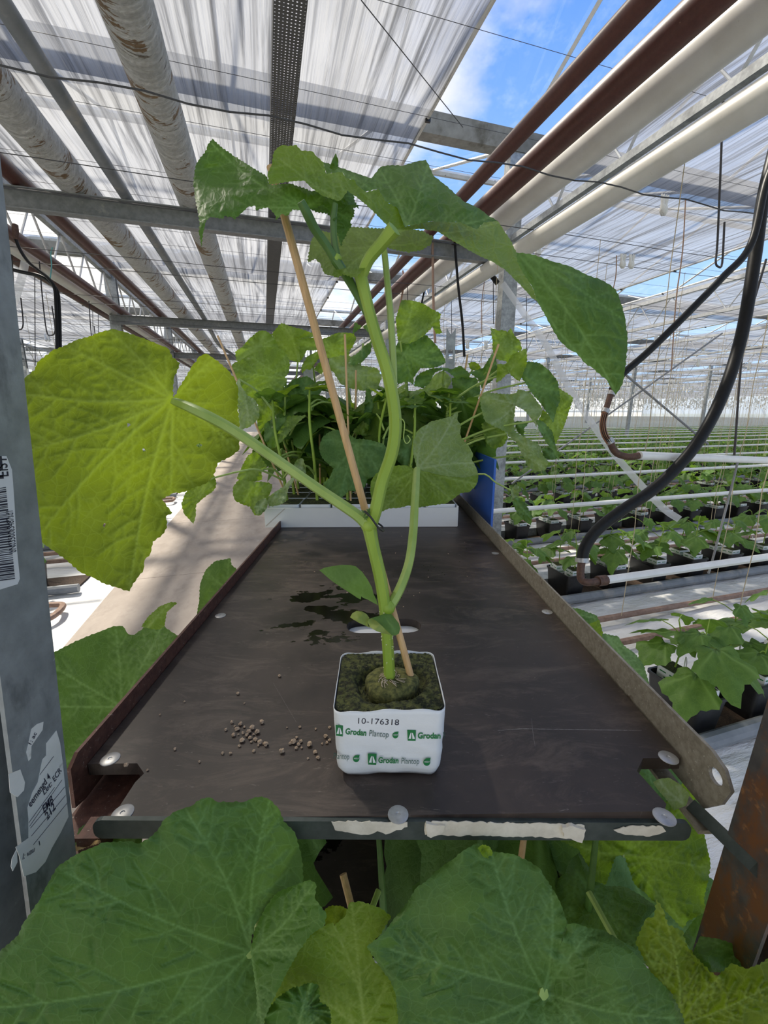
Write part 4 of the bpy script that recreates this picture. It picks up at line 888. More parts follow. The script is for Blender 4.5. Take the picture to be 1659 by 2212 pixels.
D5 = [(1115, 545), (1150, 550), (1195, 565), (1230, 575), (1270, 595), (1305, 607), (1330, 625), (1340, 650), (1350, 685), (1355, 725), (1355, 750), (1350, 800), (1345, 830), (1330, 853), (1322, 842), (1310, 820), (1280, 795), (1265, 785), (1245, 762), (1230, 755), (1210, 737), (1190, 705), (1175, 675), (1160, 650), (1150, 620), (1130, 590), (1117, 565)]
pa = ((852, 497, .335), (590, 330, .325), (700, 430, .320))
Leaf().patch(A5, pa, (852, 497), [(600, 340), (690, 340), (640, 390)], 3.6, 1.4, 10, .0014, True, .003, 11, w0=2.4).build(M['leaf_young'], hp)
Leaf().patch(C5, ((866, 485, .334), (1075, 478, .325), (900, 349, .40)), (880, 488), [(925, 352), (820, 368), (1060, 470), (720, 362)], 4.4, 1.4, 12, .0020, False, .003, 12, w0=2.8, bumps=((900, 410, 40, -.012), (1000, 450, 30, -.006), (780, 395, 25, -.006))).build(M['leaf'], hp)
Leaf().patch(S5, ((852, 497, .335), (1115, 545, .318), (1030, 550, .305)), (852, 497), [(1155, 648), (1080, 480)], 3.4, 1.4, 10, .0012, True, .002, 13, w0=2.4).build(M['leaf_young'], hp)
Leaf().patch(D5, ((1115, 545, .318), (1350, 700, .300), (1160, 650, .310)), (1100, 530), [(1330, 850, 4), (1345, 690), (1270, 600), (1200, 705), (1300, 815), (1170, 560)], 4.6, 1.8, 14, .0020, False, .004, 14, w0=3.0, bumps=((1250, 650, 70, -.012), (1320, 780, 50, -.006))).build(M['leaf_dark'], hp)
# seed leaves
CO = zs([(50, 268), (110, 240), (200, 222), (300, 208), (400, 210), (460, 225), (530, 285), (590, 370), (640, 460), (660, 540), (690, 600), (708, 660), (650, 630), (590, 595), (545, 580), (520, 560), (515, 595), (480, 580), (390, 520), (280, 450), (180, 380)])
Leaf().patch(CO, ((815, 1306, .405), (690, 1231, .43), (770, 1225, .405)), (814, 1304), [(700, 1233)], 4, .2, 20, .0010, False, .001, 15, bumps=((760, 1255, 40, -.008),)).build(M['cotyledon'], hp, 'seed_leaf')
CB = zs([(630, 805), (700, 785), (770, 760), (830, 740), (868, 770), (900, 810), (940, 860), (958, 920), (940, 980), (900, 1000), (860, 995), (800, 940), (740, 880), (680, 830)])
Leaf().patch(CB, ((840, 1325, .402), (805, 1335, .395), (850, 1370, .385)), (838, 1326), [(855, 1365)], 4, .2, 20, .0010, False, .001, 16).build(M['cotyledon'], hp, 'seed_leaf')
CR = zs([(590, 850), (600, 815), (640, 805), (690, 835), (750, 890), (810, 950), (860, 995), (760, 975), (690, 950), (620, 910)])
CR2 = zs([(395, 795), (420, 750), (470, 722), (530, 730), (580, 760), (610, 800), (590, 850), (600, 890), (620, 915), (570, 890), (500, 860), (430, 820)])
Leaf().patch(CR, ((800, 1340, .393), (845, 1370, .384), (795, 1352, .388)), None, (), 3.5, .2, 20, seed=17, bumps=((815, 1352, 14, -.004),)).build(M['cot_pale'], hp, 'seed_leaf')
Leaf().patch(CR2, ((797, 1350, .393), (757, 1335, .398), (775, 1321, .402)), None, (), 3.5, .2, 20, seed=18, bumps=((775, 1338, 16, -.008),)).build(M['cot_pale'], hp, 'seed_leaf')
# black clip tying stem and stake
mb = MB(); cc = PY(806, 1122, YS-.004); pts = [PY(787, 1104, YS-.010), PY(800, 1116, YS-.012), PY(816, 1138, YS-.012), PY(826, 1147, YS-.008), PY(829, 1143, YS+.004), PY(822, 1134, YS+.010), PY(800, 1122, YS+.012)]
mb.tube(smoothpts(pts, 5), .0009, 6); tag(mb.build('plant_clip', M['black_plastic']), 'thin black clip tying the front stem to its stake', 'clip')
# ---- white carton added close under the hand slot to make it look bright
mb = MB(); mb.box((.010, .66, 1.0555), (.20, .16, .094)); tag(mb.build('slot_backing_carton', M['card'], smooth=False), 'white carton added close under the slot of the dark shelf', 'carton')
# ---- plants on the lower shelf: the big leaves around the camera
LS = .7075
def lower(label, x, y, h=.26):
    t = thing('cucumber_plant', label, 'plant', (x, y, LS), None); mb = MB(); mb.box((x, y, LS+.037), (.095, .095, .074))
    b = tag(mb.build('rockwool_block', M['film'], smooth=False), 'rockwool block in the dark of the lower shelf, below '+label.split(' with ')[-1], 'growing block')
    stem_part([(x, y, LS+.073), (x+.005, y+.004, LS+.073+h*.5), (x, y, LS+.07+h)], [.0050, .0042, .0026], M['stem_dark'], t, 'main_stem'); return t, Vector((x, y, LS+.07+h*.7))
def pet(t, top, j, r=.004):
    j = j+(j-O).normalized()*.012
    m_ = (top+j)/2; m_.z = min(top.z, j.z)-.01; stem_part([top, m_, j], [r, r*.9, r], M['petiole'], t, 'petiole')
tA, sA = lower('cucumber plant at lower left with the largest broad leaf', -.13, .36)
B1 = c7([(1082, 706), (1088, 640), (1100, 600), (1150, 520), (1200, 452), (1260, 432), (1310, 415), (1305, 310), (1275, 195), (1225, 150), (1205, 95), (1165, 55), (1130, 40), (1090, 50), (1050, 65), (990, 65), (940, 65), (905, 45), (870, 50), (830, 80), (760, 105), (710, 140), (680, 190), (640, 225), (600, 245), (560, 235), (450, 240), (330, 290), (250, 345), (210, 410), (170, 490), (100, 590), (80, 640), (0, 710), (-60, 780), (-120, 1100), (500, 1130), (1160, 1130), (1150, 1010), (1140, 850), (1130, 740)])
Leaf().patch(B1, ((540, 2055, .335), (570, 1740, .338), (0, 2100, .258)), c7([(1082, 712)])[0], c7([(1165, 60), (800, 95), (250, 350), (-60, 960), (620, 1090), (1120, 1050)]), 5.0, 2.2, 14, .0017, False, .004, 21, bumps=((250, 1980, 110, -.010), (440, 1850, 90, -.012), (540, 2070, 60, .008), (320, 2180, 90, -.006)), w0=3.2, edge=.003).build(M['leaf_dark'], tA)
B1r = c7([(1084, 708), (1100, 620), (1150, 515), (1200, 452), (1260, 430), (1340, 400), (1365, 420), (1360, 480), (1410, 550), (1400, 600), (1340, 640), (1290, 710), (1250, 780), (1200, 880), (1170, 935), (1140, 1010), (1140, 1130), (1110, 1130), (1110, 900)])
Leaf().patch(B1r, ((540, 2055, .333), (690, 1920, .315), (570, 2180, .318)), c7([(1084, 712)])[0], c7([(1290, 700), (1350, 420), (1135, 1060)]), 4.4, 2.2, 12, .0020, False, .003, 22, w0=3.4).build(M['leaf'], tA)
pet(tA, sA, Pz(541, 2056, .338))
tB, sB = lower('cucumber plant at lower right with the broad dark leaf', .11, .37)
B2 = c8([(692, 888), (0, 640), (0, 620)][0:1]+[(700, 820), (780, 640), (790, 592), (830, 590), (880, 610), (940, 615), (1000, 650), (1050, 690), (1100, 740), (1170, 820), (1240, 890), (1270, 940), (1300, 1000), (1330, 1130), (60, 1130), (60, 1000), (50, 900), (30, 840), (-10, 790), (-75, 690), (0, 630), (50, 560), (100, 500), (140, 435), (180, 410), (240, 350), (300, 310), (340, 275), (400, 245), (440, 255), (470, 280), (560, 290), (620, 320), (670, 350), (700, 400), (740, 460), (770, 520), (788, 585), (760, 680), (705, 800)])
Leaf().patch(B2, ((1175, 2145, .335), (1040, 1830, .355), (830, 2060, .325)), c8([(690, 892)])[0], c8([(460, 270), (720, 430), (20, 700), (90, 1090), (720, 1120), (880, 1100), (1290, 1000), (900, 615)]), 5.0, 2.2, 13, .0017, False, .004, 23, bumps=((1040, 2000, 90, -.014), (1175, 2140, 50, .012), (1330, 2100, 80, -.012), (960, 2170, 80, -.010)), w0=3.2, edge=.003).build(M['leaf_dark'], tB)
pet(tB, sB, Pz(1175, 2147, .338))
Leaf().patch(c8([(405, 262), (425, 248), (455, 258), (470, 285), (455, 310), (425, 300)]), ((1040, 1830, .350), (1060, 1850, .350), (1040, 1850, .348)), None, (), 3.5, 1.5, 6, seed=24).build(M['leaf_young'], tB, 'leaf_bud')
tC, sC = lower('cucumber plant at the bottom middle with the narrow bright leaves', .0, .345)
B3 = c7([(1060, 1130), (1090, 930), (1170, 780), (1260, 650), (1370, 612), (1440, 585), (1445, 600), (1490, 560), (1510, 500), (1560, 495), (1600, 510), (1640, 520), (1690, 560), (1640, 640), (1590, 690), (1620, 760), (1680, 800), (1720, 900), (1740, 1130)])
Leaf().patch(B3, ((760, 1990, .352), (600, 2190, .345), (850, 2190, .345)), (790, 2240), c7([(1520, 505), (1440, 600), (1250, 850)]), 5.0, 2.4, 12, .0020, False, .004, 25, w0=3.4).build(M['leaf_young'], tC)
B4 = c7([(1130, 1130), (1150, 970), (1200, 910), (1260, 870), (1300, 860), (1330, 845), (1375, 855), (1380, 930), (1420, 950), (1432, 1000), (1420, 1060), (1440, 1130)])
Leaf().patch(B4, ((640, 2130, .325), (580, 2190, .320), (700, 2190, .32)), (640, 2240), c7([(1340, 850), (1420, 960)]), 4, 3.0, 9, .0018, False, .004, 26, edge=.004).build(M['leaf'], tC)
Leaf().patch(c7([(1405, 600), (1395, 540), (1420, 515), (1470, 512), (1502, 530), (1500, 570), (1460, 590)]), ((700, 1960, .40), (750, 1970, .40), (720, 1990, .39)), c7([(1440, 595)])[0], c7([(1450, 515)]), 4, 2, 8, .002, False, .002, 27).build(M['leaf_young'], tC)
pet(tC, sC, Pz(700, 2150, .346), .003)
tD, sD = lower('cucumber plant at the lower right corner with a bright serrated leaf', .22, .34)
B5 = c8([(1085, 670), (1110, 620), (1130, 570), (1165, 560), (1180, 482), (1210, 540), (1230, 600), (1290, 620), (1310, 690), (1350, 740), (1400, 790), (1440, 815), (1500, 760), (1560, 785), (1600, 775), (1659, 740), (1760, 730), (1760, 1130), (1320, 1130), (1290, 980), (1240, 890), (1150, 800)])
Leaf().patch(B5, ((1420, 1960, .352), (1500, 2200, .335), (1659, 2080, .32)), (1470, 2212), c8([(1185, 490), (1659, 860), (1450, 820), (1110, 690)]), 4.6, 3.6, 12, .0036, True, .004, 28, w0=3.2, edge=.003).build(M['leaf_glow'], tD)
pet(tD, sD, Pz(1470, 2215, .345), .003)
Leaf().patch(c8([(1330, 720), (1365, 645), (1440, 655), (1530, 685), (1620, 730), (1600, 790), (1500, 800), (1400, 800)]), ((1500, 2030, .36), (1640, 2070, .35), (1540, 2100, .345)), (1640, 2075), c8([(1370, 650)]), 4.6, 1.5, 12, .0018, False, .004, 29).build(M['leaf_dark'], tD)
tE, sE = lower('cucumber plant under the right end of the front rail with a drooping leaf', .20, .52)
B7 = c8([(1038, 292), (1000, 300), (960, 420), (910, 410), (880, 340), (840, 270), (760, 230), (800, 150), (1000, 90), (1250, 60), (1290, -20), (1320, -30), (1345, 60), (1370, 150), (1390, 240), (1410, 330), (1400, 400), (1380, 480), (1390, 540), (1310, 580), (1290, 612), (1210, 530), (1170, 500), (1130, 460), (1080, 420), (1050, 330)])
Leaf().patch(B7, ((1350, 1845, .47), (1250, 1830, .49), (1500, 1990, .44)), c8([(1040, 290)])[0], c8([(1400, 350), (1300, 600), (1000, 400), (1330, 60), (850, 260), (1150, 80)]), 4.8, 2.2, 10, .003, True, .006, 30, w0=3.2, edge=.006).build(M['leaf_under'], tE)
pet(tE, sE, Pz(1350, 1845, .475))
B8 = c8([(740, 240), (800, 200), (860, 280), (900, 400), (960, 430), (1040, 430), (1110, 470), (1180, 520), (1110, 600), (1090, 700), (1000, 650), (900, 620), (800, 600), (740, 450)])
Leaf().patch(B8, ((1200, 1830, .52), (1390, 1960, .46), (1250, 1980, .45)), (1245, 1880), c8([(1000, 640), (1090, 680), (800, 560)]), 5, 1.8, 12, .0018, False, .004, 31).build(M['leaf_dark'], tE)
Leaf().patch(c8([(1290, 640), (1350, 560), (1400, 520), (1400, 440), (1430, 480), (1450, 560), (1445, 660), (1400, 700), (1330, 720)]), ((1480, 1990, .46), (1550, 1960, .46), (1500, 2050, .44)), (1490, 2050), c8([(1430, 470)]), 5, 1.6, 12, .0018, False, .004, 32).build(M['leaf_dark'], tE)
Leaf().patch([(1150, 1900), (1230, 1850), (1330, 1840), (1450, 1860), (1540, 1900), (1560, 1990), (1520, 2070), (1430, 2090), (1300, 2060), (1200, 2000)], ((1300, 1900, .56), (1500, 1900, .56), (1400, 2050, .53)), (1350, 1880), [(1500, 2050), (1250, 2000), (1520, 1920)], 6, 2, 12, .002, False, .004, 52).build(M['leaf_dark'], tE)  # extra leaf added behind the others to darken the pale gap between them
Leaf().patch([(1385, 1640), (1450, 1635), (1520, 1660), (1530, 1740), (1480, 1790), (1400, 1770), (1375, 1700)], ((1400, 1650, .50), (1520, 1660, .50), (1450, 1770, .48)), (1450, 1780), [(1400, 1650), (1510, 1670)], 5, 1.5, 12, .002, False, .003, 53).build(M['leaf_dark'], tE)  # extra leaf added under the corner notch so the opening stays dark
N1 = c6([(1160, 1078), (1190, 1065), (1230, 1060), (1280, 1090), (1320, 1130), (1305, 1180), (1250, 1202), (1225, 1160), (1180, 1110)])
Leaf().patch(N1, ((1420, 1690, .402), (1480, 1700, .398), (1450, 1745, .390)), (1475, 1735), c6([(1190, 1075), (1270, 1095)]), 4, 1, 10, .0016, True, .002, 33).build(M['leaf_pale'], tE)
tF, sF = lower('cucumber plant left of the rusted shelf rail with a big upright leaf', -.25, .52)
S1 = c5([(195, 540), (270, 500), (350, 460), (430, 430), (490, 405), (530, 405), (555, 440), (580, 442), (640, 400), (700, 400), (740, 430), (785, 455), (800, 520), (700, 660), (600, 800), (500, 930), (400, 1040), (280, 1110), (262, 1000), (250, 900), (240, 800), (220, 680), (200, 600)])
Leaf().patch(S1, ((110, 1430, .66), (390, 1380, .73), (200, 1650, .58)), c5([(525, 752)])[0], c5([(210, 570), (230, 750), (500, 410), (700, 405), (280, 1000), (760, 470)]), 5, 1.8, 13, .002, False, .005, 34, w0=3.2, bumps=((200, 1480, 60, -.01), (330, 1430, 40, -.008))).build(M['leaf'], tF)
pet(tF, sF, Pz(262, 1528, .66))
S2 = c5([(610, 408), (640, 365), (690, 320), (740, 300), (765, 305), (720, 345), (710, 405), (690, 420), (640, 415)])
Leaf().patch(S2, ((310, 1350, .64), (380, 1302, .66), (350, 1350, .64)), c5([(640, 410)])[0], c5([(735, 305)]), 3.6, 1.6, 8, .002, True, .002, 35).build(M['leaf_young'], tF)
S3 = c5([(850, 360), (860, 300), (865, 220), (890, 160), (930, 125), (995, 112), (1000, 140), (1028, 165), (1030, 240), (1000, 300), (930, 360), (860, 400)])
Leaf().patch(S3, ((430, 1335, .92), (500, 1210, .98), (510, 1240, .97)), c5([(975, 240)])[0], c5([(990, 118), (890, 165), (860, 350), (1025, 170)]), 3.6, 1.6, 8, .0018, False, .003, 36, w0=2.4).build(M['leaf_bed'], tF)
tG, sG = lower('cucumber plant right of the worn shelf rail with drooping leaves', .27, .72)
for i, (ol, pl, j, tp) in enumerate(((c6([(770, 322), (840, 330), (920, 360), (925, 382), (870, 402), (810, 372)]), ((1215, 1312, .86), (1290, 1335, .86), (1260, 1350, .84)), (1220, 1315), c6([(920, 370), (870, 395)])), (c6([(850, 410), (930, 378), (945, 440), (940, 490), (890, 450)]), ((1260, 1350, .80), (1300, 1345, .80), (1300, 1390, .78)), (1265, 1355), c6([(940, 480)])), (c6([(940, 436), (1010, 450), (1035, 490), (1080, 520), (1120, 570), (1140, 640), (1150, 680), (1110, 675), (1060, 640), (1000, 560), (955, 500)]), ((1305, 1370, .76), (1400, 1470, .70), (1350, 1460, .68)), (1310, 1372), c6([(1140, 670), (1090, 540), (1010, 560)])))):
    Leaf().patch(ol, pl, j, tp, 3.6, 1.5, 8, .0018, False, .004, 40+i, w0=2.2).build(M['leaf'] if i != 1 else M['leaf_young'], tG)
    pet(tG, sG, Pz(*j, pl[0][2]), .003)
mb = MB(); P = cv([(835, 1760), (850, 1690), (900, 1650), (1000, 1600), (1130, 1640), (1130, 1660), (1000, 1700), (900, 1740)], 0, 1500, 5.184)
Leaf().patch(P, ((165, 1835, .36), (220, 1815, .36), (190, 1800, .37)), None, (), 4, 2, 6, wave=.004, seed=50).build(M['dry'], tA, 'dried_leaf')
Leaf().patch([(160, 1835), (170, 1790), (200, 1770), (240, 1790), (310, 1800), (300, 1850), (230, 1870), (165, 1850)], ((165, 1835, .375), (300, 1815, .375), (200, 1780, .385)), None, (), 5, 1, 12, seed=51).build(M['leaf_dark'], tA)
# stakes among the lower plants
for (x0, y0, x1, y1, zc, lb) in ((741, 1888, 758, 1955, .42, 'short bamboo stake end between the two big front leaves'), (1133, 1800, 1125, 1860, .50, 'bamboo stake just under the taped front rail')):
    mb = MB(); a = Pz(x0, y0, zc); b = Pz(x1, y1, zc-.01); d = (b-a).normalized(); mb.tube([a, a+d*.22], .0036, 10); tag(mb.build('bamboo_stake', M['bamboo']), lb, 'plant stake')
# fully generated leaves that fill the dark of the lower shelf
def leaf_shape(n=40):
    pts = []
    for k in range(n):
        a = -math.pi+2*math.pi*(k+.5)/n; lob = 1+.15*math.cos(5*a)+.13*math.cos(a)
        sinus = 1-.62*math.exp(-((abs(a)-math.pi)/.24)**2); tip = 1+.30*math.exp(-(a/.22)**2); tooth = 1+.035*(-1)**k
        pts.append((a, .5*lob*sinus*tip*tooth))
    return pts
def gen_leaf(mb, o, d, nrm, size, rs, droop=.5, rings=5, n=40, cup=.15):
    """a heart shaped lobed leaf: o petiole end, d towards the tip, nrm its upper side"""
    d = Vector(d).normalized(); nrm = Vector(nrm); nrm = (nrm-d*nrm.dot(d)).normalized(); s_ = nrm.cross(d); o = Vector(o); sh = leaf_shape(n); off = .34
    b0 = len(mb.v); ph = rs.uniform(0, 6)
    def put(a, r):
        x = r*math.cos(a)+off; y = r*math.sin(a); z = -droop*(x*abs(x))*.55-cup*y*y*1.2+.035*math.sin(5*a+ph)*min(1, r*2.2)+.02*math.sin(x*9+ph)*math.cos(y*8)
        mb.v.append(o+(d*x+s_*y+nrm*z)*size); vn = 0
        for va in (0, .75, -.75, 1.5, -1.5, 2.3, -2.3):
            px, py = math.cos(va), math.sin(va); t = max(0, x*px+y*py); dd = math.hypot(x-px*t, y-py*t); vn = max(vn, math.exp(-(dd/.022)**2))
        mb.attr.append(vn); mb.uv.append((x*size+ph, y*size))
    put(0, 0); mb.v[-1] = o+d*(off*size*0); mb.v[-1] = o.copy()
    for i in range(1, rings+1):
        for (a, r) in sh:
            t = i/rings; x = r*t*math.cos(a); y = r*t*math.sin(a)
            # rays start at the petiole, not at the centre of the blade
            tx = r*math.cos(a)+off; ty = r*math.sin(a); X_, Y_ = tx*t, ty*t; rr = math.hypot(X_-off, Y_); aa = math.atan2(Y_, X_-off); put(aa, rr)
    for k in range(n):
        mb.f.append((b0, b0+1+k, b0+1+(k+1) % n)); mb.m.append(0)
    for i in range(rings-1):
        for k in range(n): mb.f.append((b0+1+i*n+k, b0+1+(i+1)*n+k, b0+1+(i+1)*n+(k+1) % n, b0+1+i*n+(k+1) % n)); mb.m.append(0)
def LMB(): m = MB(); m.attr = []; m.uv = []; return m
rs = random.Random(77); hosts = [tA, tB, tC, tE, tF, tG]
for i in range(66):
    x = rs.uniform(-.24, .27); y = rs.uniform(.42, 1.3) if i > 26 else rs.uniform(.50, .74); z = rs.uniform(.84, 1.02); a = rs.uniform(0, 6.28)
    if i < 27: a = rs.uniform(-2.6, -.5); z = rs.uniform(.80, .98)
    if abs(x) < .10 and y < .85: y += .45
    m = LMB(); gen_leaf(m, (x, y, z), (math.cos(a), math.sin(a), -.35), (0, 0, 1), rs.uniform(.13, .19), rs)
    h = min(hosts, key=lambda h: (ORG[h.name]-Vector((x, y, LS))).length); m.build('leaf', M['leaf_dark'], h, sharp=None)
# ------------------------------------------------------------------ the tray of plants at the far end of the shelf
TX0, TX1, TY0, TY1 = -.330, .238, 1.222, 1.625
TTZ = TZ+.0008
tray = thing('cardboard_tray', 'white cardboard tray holding leafy cucumber plants at the far end of the shelf', 'tray', ((TX0+TX1)/2, (TY0+TY1)/2, TTZ))
def tray_side(p, q, h, t, lean=0.0):
    mb = MB(); p, q = Vector(p), Vector(q); d = (q-p).normalized(); nrm = Vector((d.y, -d.x, 0))
    mb.box((p+q)/2+EZ*(h/2), ((q-p).length, t, h), (d, nrm, EZ)); return mb.build('side_panel', M['card'], tray, smooth=False)
H_ = .058
mb = MB(); mb.box(((TX0+TX1)/2, (TY0+TY1)/2, TTZ+.002), (TX1-TX0, TY1-TY0, .004)); mb.build('bottom_panel', M['card'], tray, smooth=False)
tray_side((TX0, TY0, TTZ), (TX1, TY0, TTZ), H_, .005); tray_side((TX0, TY1, TTZ), (TX1, TY1, TTZ), H_, .005); tray_side((TX0, TY0+.003, TTZ), (TX0, TY1-.003, TTZ), H_+.004, .005); tray_side((TX1, TY0+.003, TTZ), (TX1, TY1-.003, TTZ), H_+.003, .005)
mb = MB(); mb.add([(TX0+.003, TY0-.0030, TTZ+.003), (TX0+.062, TY0-.0030, TTZ+H_-.001), (TX0+.058, TY0-.0030, TTZ+H_-.001), (TX0-.001, TY0-.0030, TTZ+.004)], [(0, 1, 2, 3)]); mb.build('corner_fold', M['card_in'], tray, smooth=False)
tpl = []; pos = []
for j in range(4):
    for i in range(6): pos.append((TX0+.054+i*.093+.004*(j % 2), TY0+.056+j*.099))
where = ['left end', 'second from the left', 'third from the left', 'third from the right', 'second from the right', 'right end']
rows_ = ['front row', 'second row', 'third row', 'back row']
for k, (x, y) in enumerate(pos):
    j, i = divmod(k, 6); mb = MB(); rp2 = rrect(x-.044, x+.044, y-.045, y+.045, .006, 3, 2); n = len(rp2); mb.v = [Vector((*p, TTZ+.0045)) for p in rp2]+[Vector((*p, TTZ+.066)) for p in rp2]; mb.f = [(a, (a+1) % n, n+(a+1) % n, n+a) for a in range(n)]+[tuple(range(n))[::-1]]; mb.m = [0]*len(mb.f)
    bt = thing('rockwool_block', 'rockwool block in the %s of the white tray, %s' % (rows_[j], where[i]), 'growing block', (x, y, TTZ+.0045), 'blocks in the white tray'); mb.build('film_wrap', M['film'], bt, smooth=False)
    mb = MB(); mb.add([Vector((*p, TTZ+.0655)) for p in rp2], [tuple(range(n))]); mb.lathe([(.024, -.001), (.023, .002), (.015, .004), (.002, .0045)], (x, y, TTZ+.0655), 16); mb.build('mossy_top', M['moss'], bt, sharp=60)
TBZ = TTZ+.0685
plants = []
def tray_plant(x, y, label):
    t = thing('cucumber_plant', label, 'plant', (x, y, TBZ), 'plants in the white tray'); plants.append((x, y, t)); return t
pl_lab = {0: 'tray plant at the left end of the front row, hanging over the tray corner', 1: 'tray plant in the front row with pale lobed leaves, second from the left', 2: 'tray plant in the front row with the broad dark leaf, middle left', 3: 'tray plant in the front row just right of the tall stem', 4: 'tray plant in the front row with folded pale leaves, second from the right', 5: 'tray plant at the right end of the front row with drooping leaves'}
for k, (x, y) in enumerate(pos):
    j, i = divmod(k, 6)
    if j in (1, 3) and i in (1, 4): continue
    tray_plant(x, y, pl_lab[k] if j == 0 else 'tray plant in the %s, %s, mostly hidden by leaves in front' % (rows_[j], where[i]))
rs = random.Random(5); stemtop = {}
for (x, y, t) in plants:
    h = rs.uniform(.24, .34); lean = (x+.05)*.35
    tp = Vector((x+lean*.5+rs.uniform(-.02, .02), y+rs.uniform(-.03, .03), TBZ+h)); stemtop[t.name] = tp
    stem_part([(x, y, TBZ), (x+lean*.1, y, TBZ+h*.35), (x+lean*.3, y, TBZ+h*.7), tp], [.0048, .0046, .004, .003], M['stem'], t, 'main_stem', .06, 10, 4)
def host(P): return min(plants, key=lambda q: (q[0]+(q[0]+.05)*.2-P.x)**2+.7*(q[1]-P.y)**2)[2]
def tp_leaf(ol, zc, m, j=None, tips=(), tilt=(0, 0), seed=0, under=False, step=4.0, wave=.014, bumps=(), petiole=True, name='leaf'):
    P = np.array([p[:2] for p in ol]); c = P.mean(0); gx, gy = tilt
    pl = tuple((c[0]+dx, c[1]+dy, zc+gx*dx/100+gy*dy/100) for dx, dy in ((0, 0), (60, 0), (0, 60)))
    jj = j if j is not None else tuple(c); zj = zc+gx*(jj[0]-c[0])/100+gy*(jj[1]-c[1])/100
    C3 = Pz(c[0], c[1], zc+.06); t = host(C3)
    if not tips:
        far = sorted(range(len(P)), key=lambda i: -np.hypot(*(P[i]-np.array(jj))))[:1]; tips = [tuple(P[far[0]])]
        for i in range(0, len(P), max(2, len(P)//5)): tips.append(tuple(jj+(P[i]-np.array(jj))*.93))
    Leaf().patch(ol, pl, jj, tips, step, 1.7, 8, .0034, under, wave, seed, bumps, w0=2.1, edge=.006).build(m, t, name)
    if petiole:
        T = stemtop[t.name]; B = ORG[t.name]; J = Pz(jj[0], jj[1], zj); J = J+(J-O).normalized()*.006; f = min(1, max(.25, (J.z-B.z-.06)/max(.1, T.z-B.z))); A = B.lerp(T, f*.9); md = (A+J)/2; md.z += .015
        stem_part([A, md, J], [.0034, .003, .0028], M['petiole'], t, 'petiole', .06, 8, 4)
LF, LD, LU, LY, LPa = M['leaf'], M['leaf_dark'], M['leaf_under'], M['leaf_young'], M['leaf_pale']
tp_leaf(z3([(115, 415), (180, 370), (240, 300), (330, 225), (390, 225), (440, 260), (470, 300), (500, 370), (520, 400), (430, 420), (330, 440), (200, 470), (130, 500)]), 1.40, LU, None, (), (0, .02), 1)
tp_leaf(z3([(440, 260), (530, 155), (600, 185), (700, 210), (820, 250), (825, 285), (700, 300), (690, 400), (700, 510), (640, 500), (560, 470), (500, 400), (470, 300)]), 1.44, LY, z3([(680, 480)])[0], (), (.02, 0), 2)
T1 = z3([(572, 655), (560, 640), (600, 600), (605, 500), (560, 410), (520, 385), (430, 390), (330, 410), (250, 440), (180, 480), (100, 520), (75, 555), (130, 650), (150, 720), (210, 800), (260, 850), (310, 880), (370, 910), (400, 905), (470, 860), (530, 780), (560, 720), (575, 670)])
tp_leaf(T1, 1.26, LU, z3([(572, 655)])[0], z3([(250, 450), (540, 400), (100, 560), (210, 790), (390, 900)]), (0, 0), 3, True, 3.6)
tp_leaf(z3([(155, 640), (160, 600), (210, 560), (260, 550), (310, 580), (350, 620), (375, 650), (300, 700), (215, 780), (180, 720)]), 1.235, LU, z3([(215, 780)])[0], (), (0, 0), 4, True, 3.6, .008, petiole=False)
tp_leaf(z3([(705, 560), (760, 460), (870, 400), (890, 450), (830, 515), (790, 580), (750, 570), (720, 610)]), 1.30, LY, z3([(810, 515)])[0], (), (0, 0), 5)
tp_leaf(z3([(820, 570), (880, 500), (920, 480), (930, 540), (890, 620), (860, 600)]), 1.30, LY, z3([(880, 630)])[0], (), (0, 0), 6, petiole=False)
tp_leaf(z3([(680, 310), (740, 290), (830, 290), (900, 300), (950, 280), (1010, 250), (1080, 240), (1180, 250), (1200, 300), (1150, 400), (1130, 450), (1060, 480), (960, 480), (900, 450), (850, 400), (760, 400), (700, 510)]), 1.46, LU, z3([(1050, 470)])[0], (), (0, .01), 7)
tp_leaf(z3([(1165, 260), (1190, 150), (1250, 190), (1310, 240), (1330, 320), (1270, 360), (1220, 420), (1150, 460), (1130, 520), (1180, 540), (1260, 500), (1330, 420), (1340, 330), (1400, 300), (1390, 220), (1300, 160)]), 1.34, LD, None, (), (.02, 0), 8)
T6 = z3([(870, 1260), (900, 1180), (960, 1130), (1030, 1110), (1100, 1140), (1200, 1195), (1300, 1200), (1400, 1225), (1460, 1250), (1480, 1310), (1460, 1400), (1420, 1500), (1300, 1560), (1280, 1620), (1240, 1670), (1180, 1665), (1130, 1655), (1100, 1700), (1060, 1725), (1000, 1690), (940, 1650), (905, 1590), (960, 1550), (1000, 1460), (930, 1400), (880, 1340)])
tp_leaf(T6, 1.20, LD, z3([(1200, 1240)])[0], z3([(900, 1200), (1460, 1270), (1400, 1480), (1200, 1650), (1060, 1715), (915, 1590)]), (0, -.05), 9, False, 3.8, .01, ((780, 950, 25, -.015),))
tp_leaf(z3([(960, 470), (1130, 440), (1250, 540), (1390, 560), (1430, 640), (1400, 720), (1370, 770), (1250, 760), (1140, 740), (1060, 700), (1000, 600), (950, 560)]), 1.36, LPa, z3([(1060, 560)])[0], (), (0, .03), 10, True)
tp_leaf(z3([(1290, 740), (1330, 760), (1340, 840), (1380, 920), (1420, 1040), (1380, 1110), (1300, 1090), (1270, 980), (1280, 870)]), 1.33, LD, None, (), (.06, 0), 11)
tp_leaf(z3([(1170, 1130), (1230, 1060), (1290, 1000), (1310, 1090), (1290, 1170), (1210, 1150)]), 1.31, LY, None, (), (0, 0), 12)
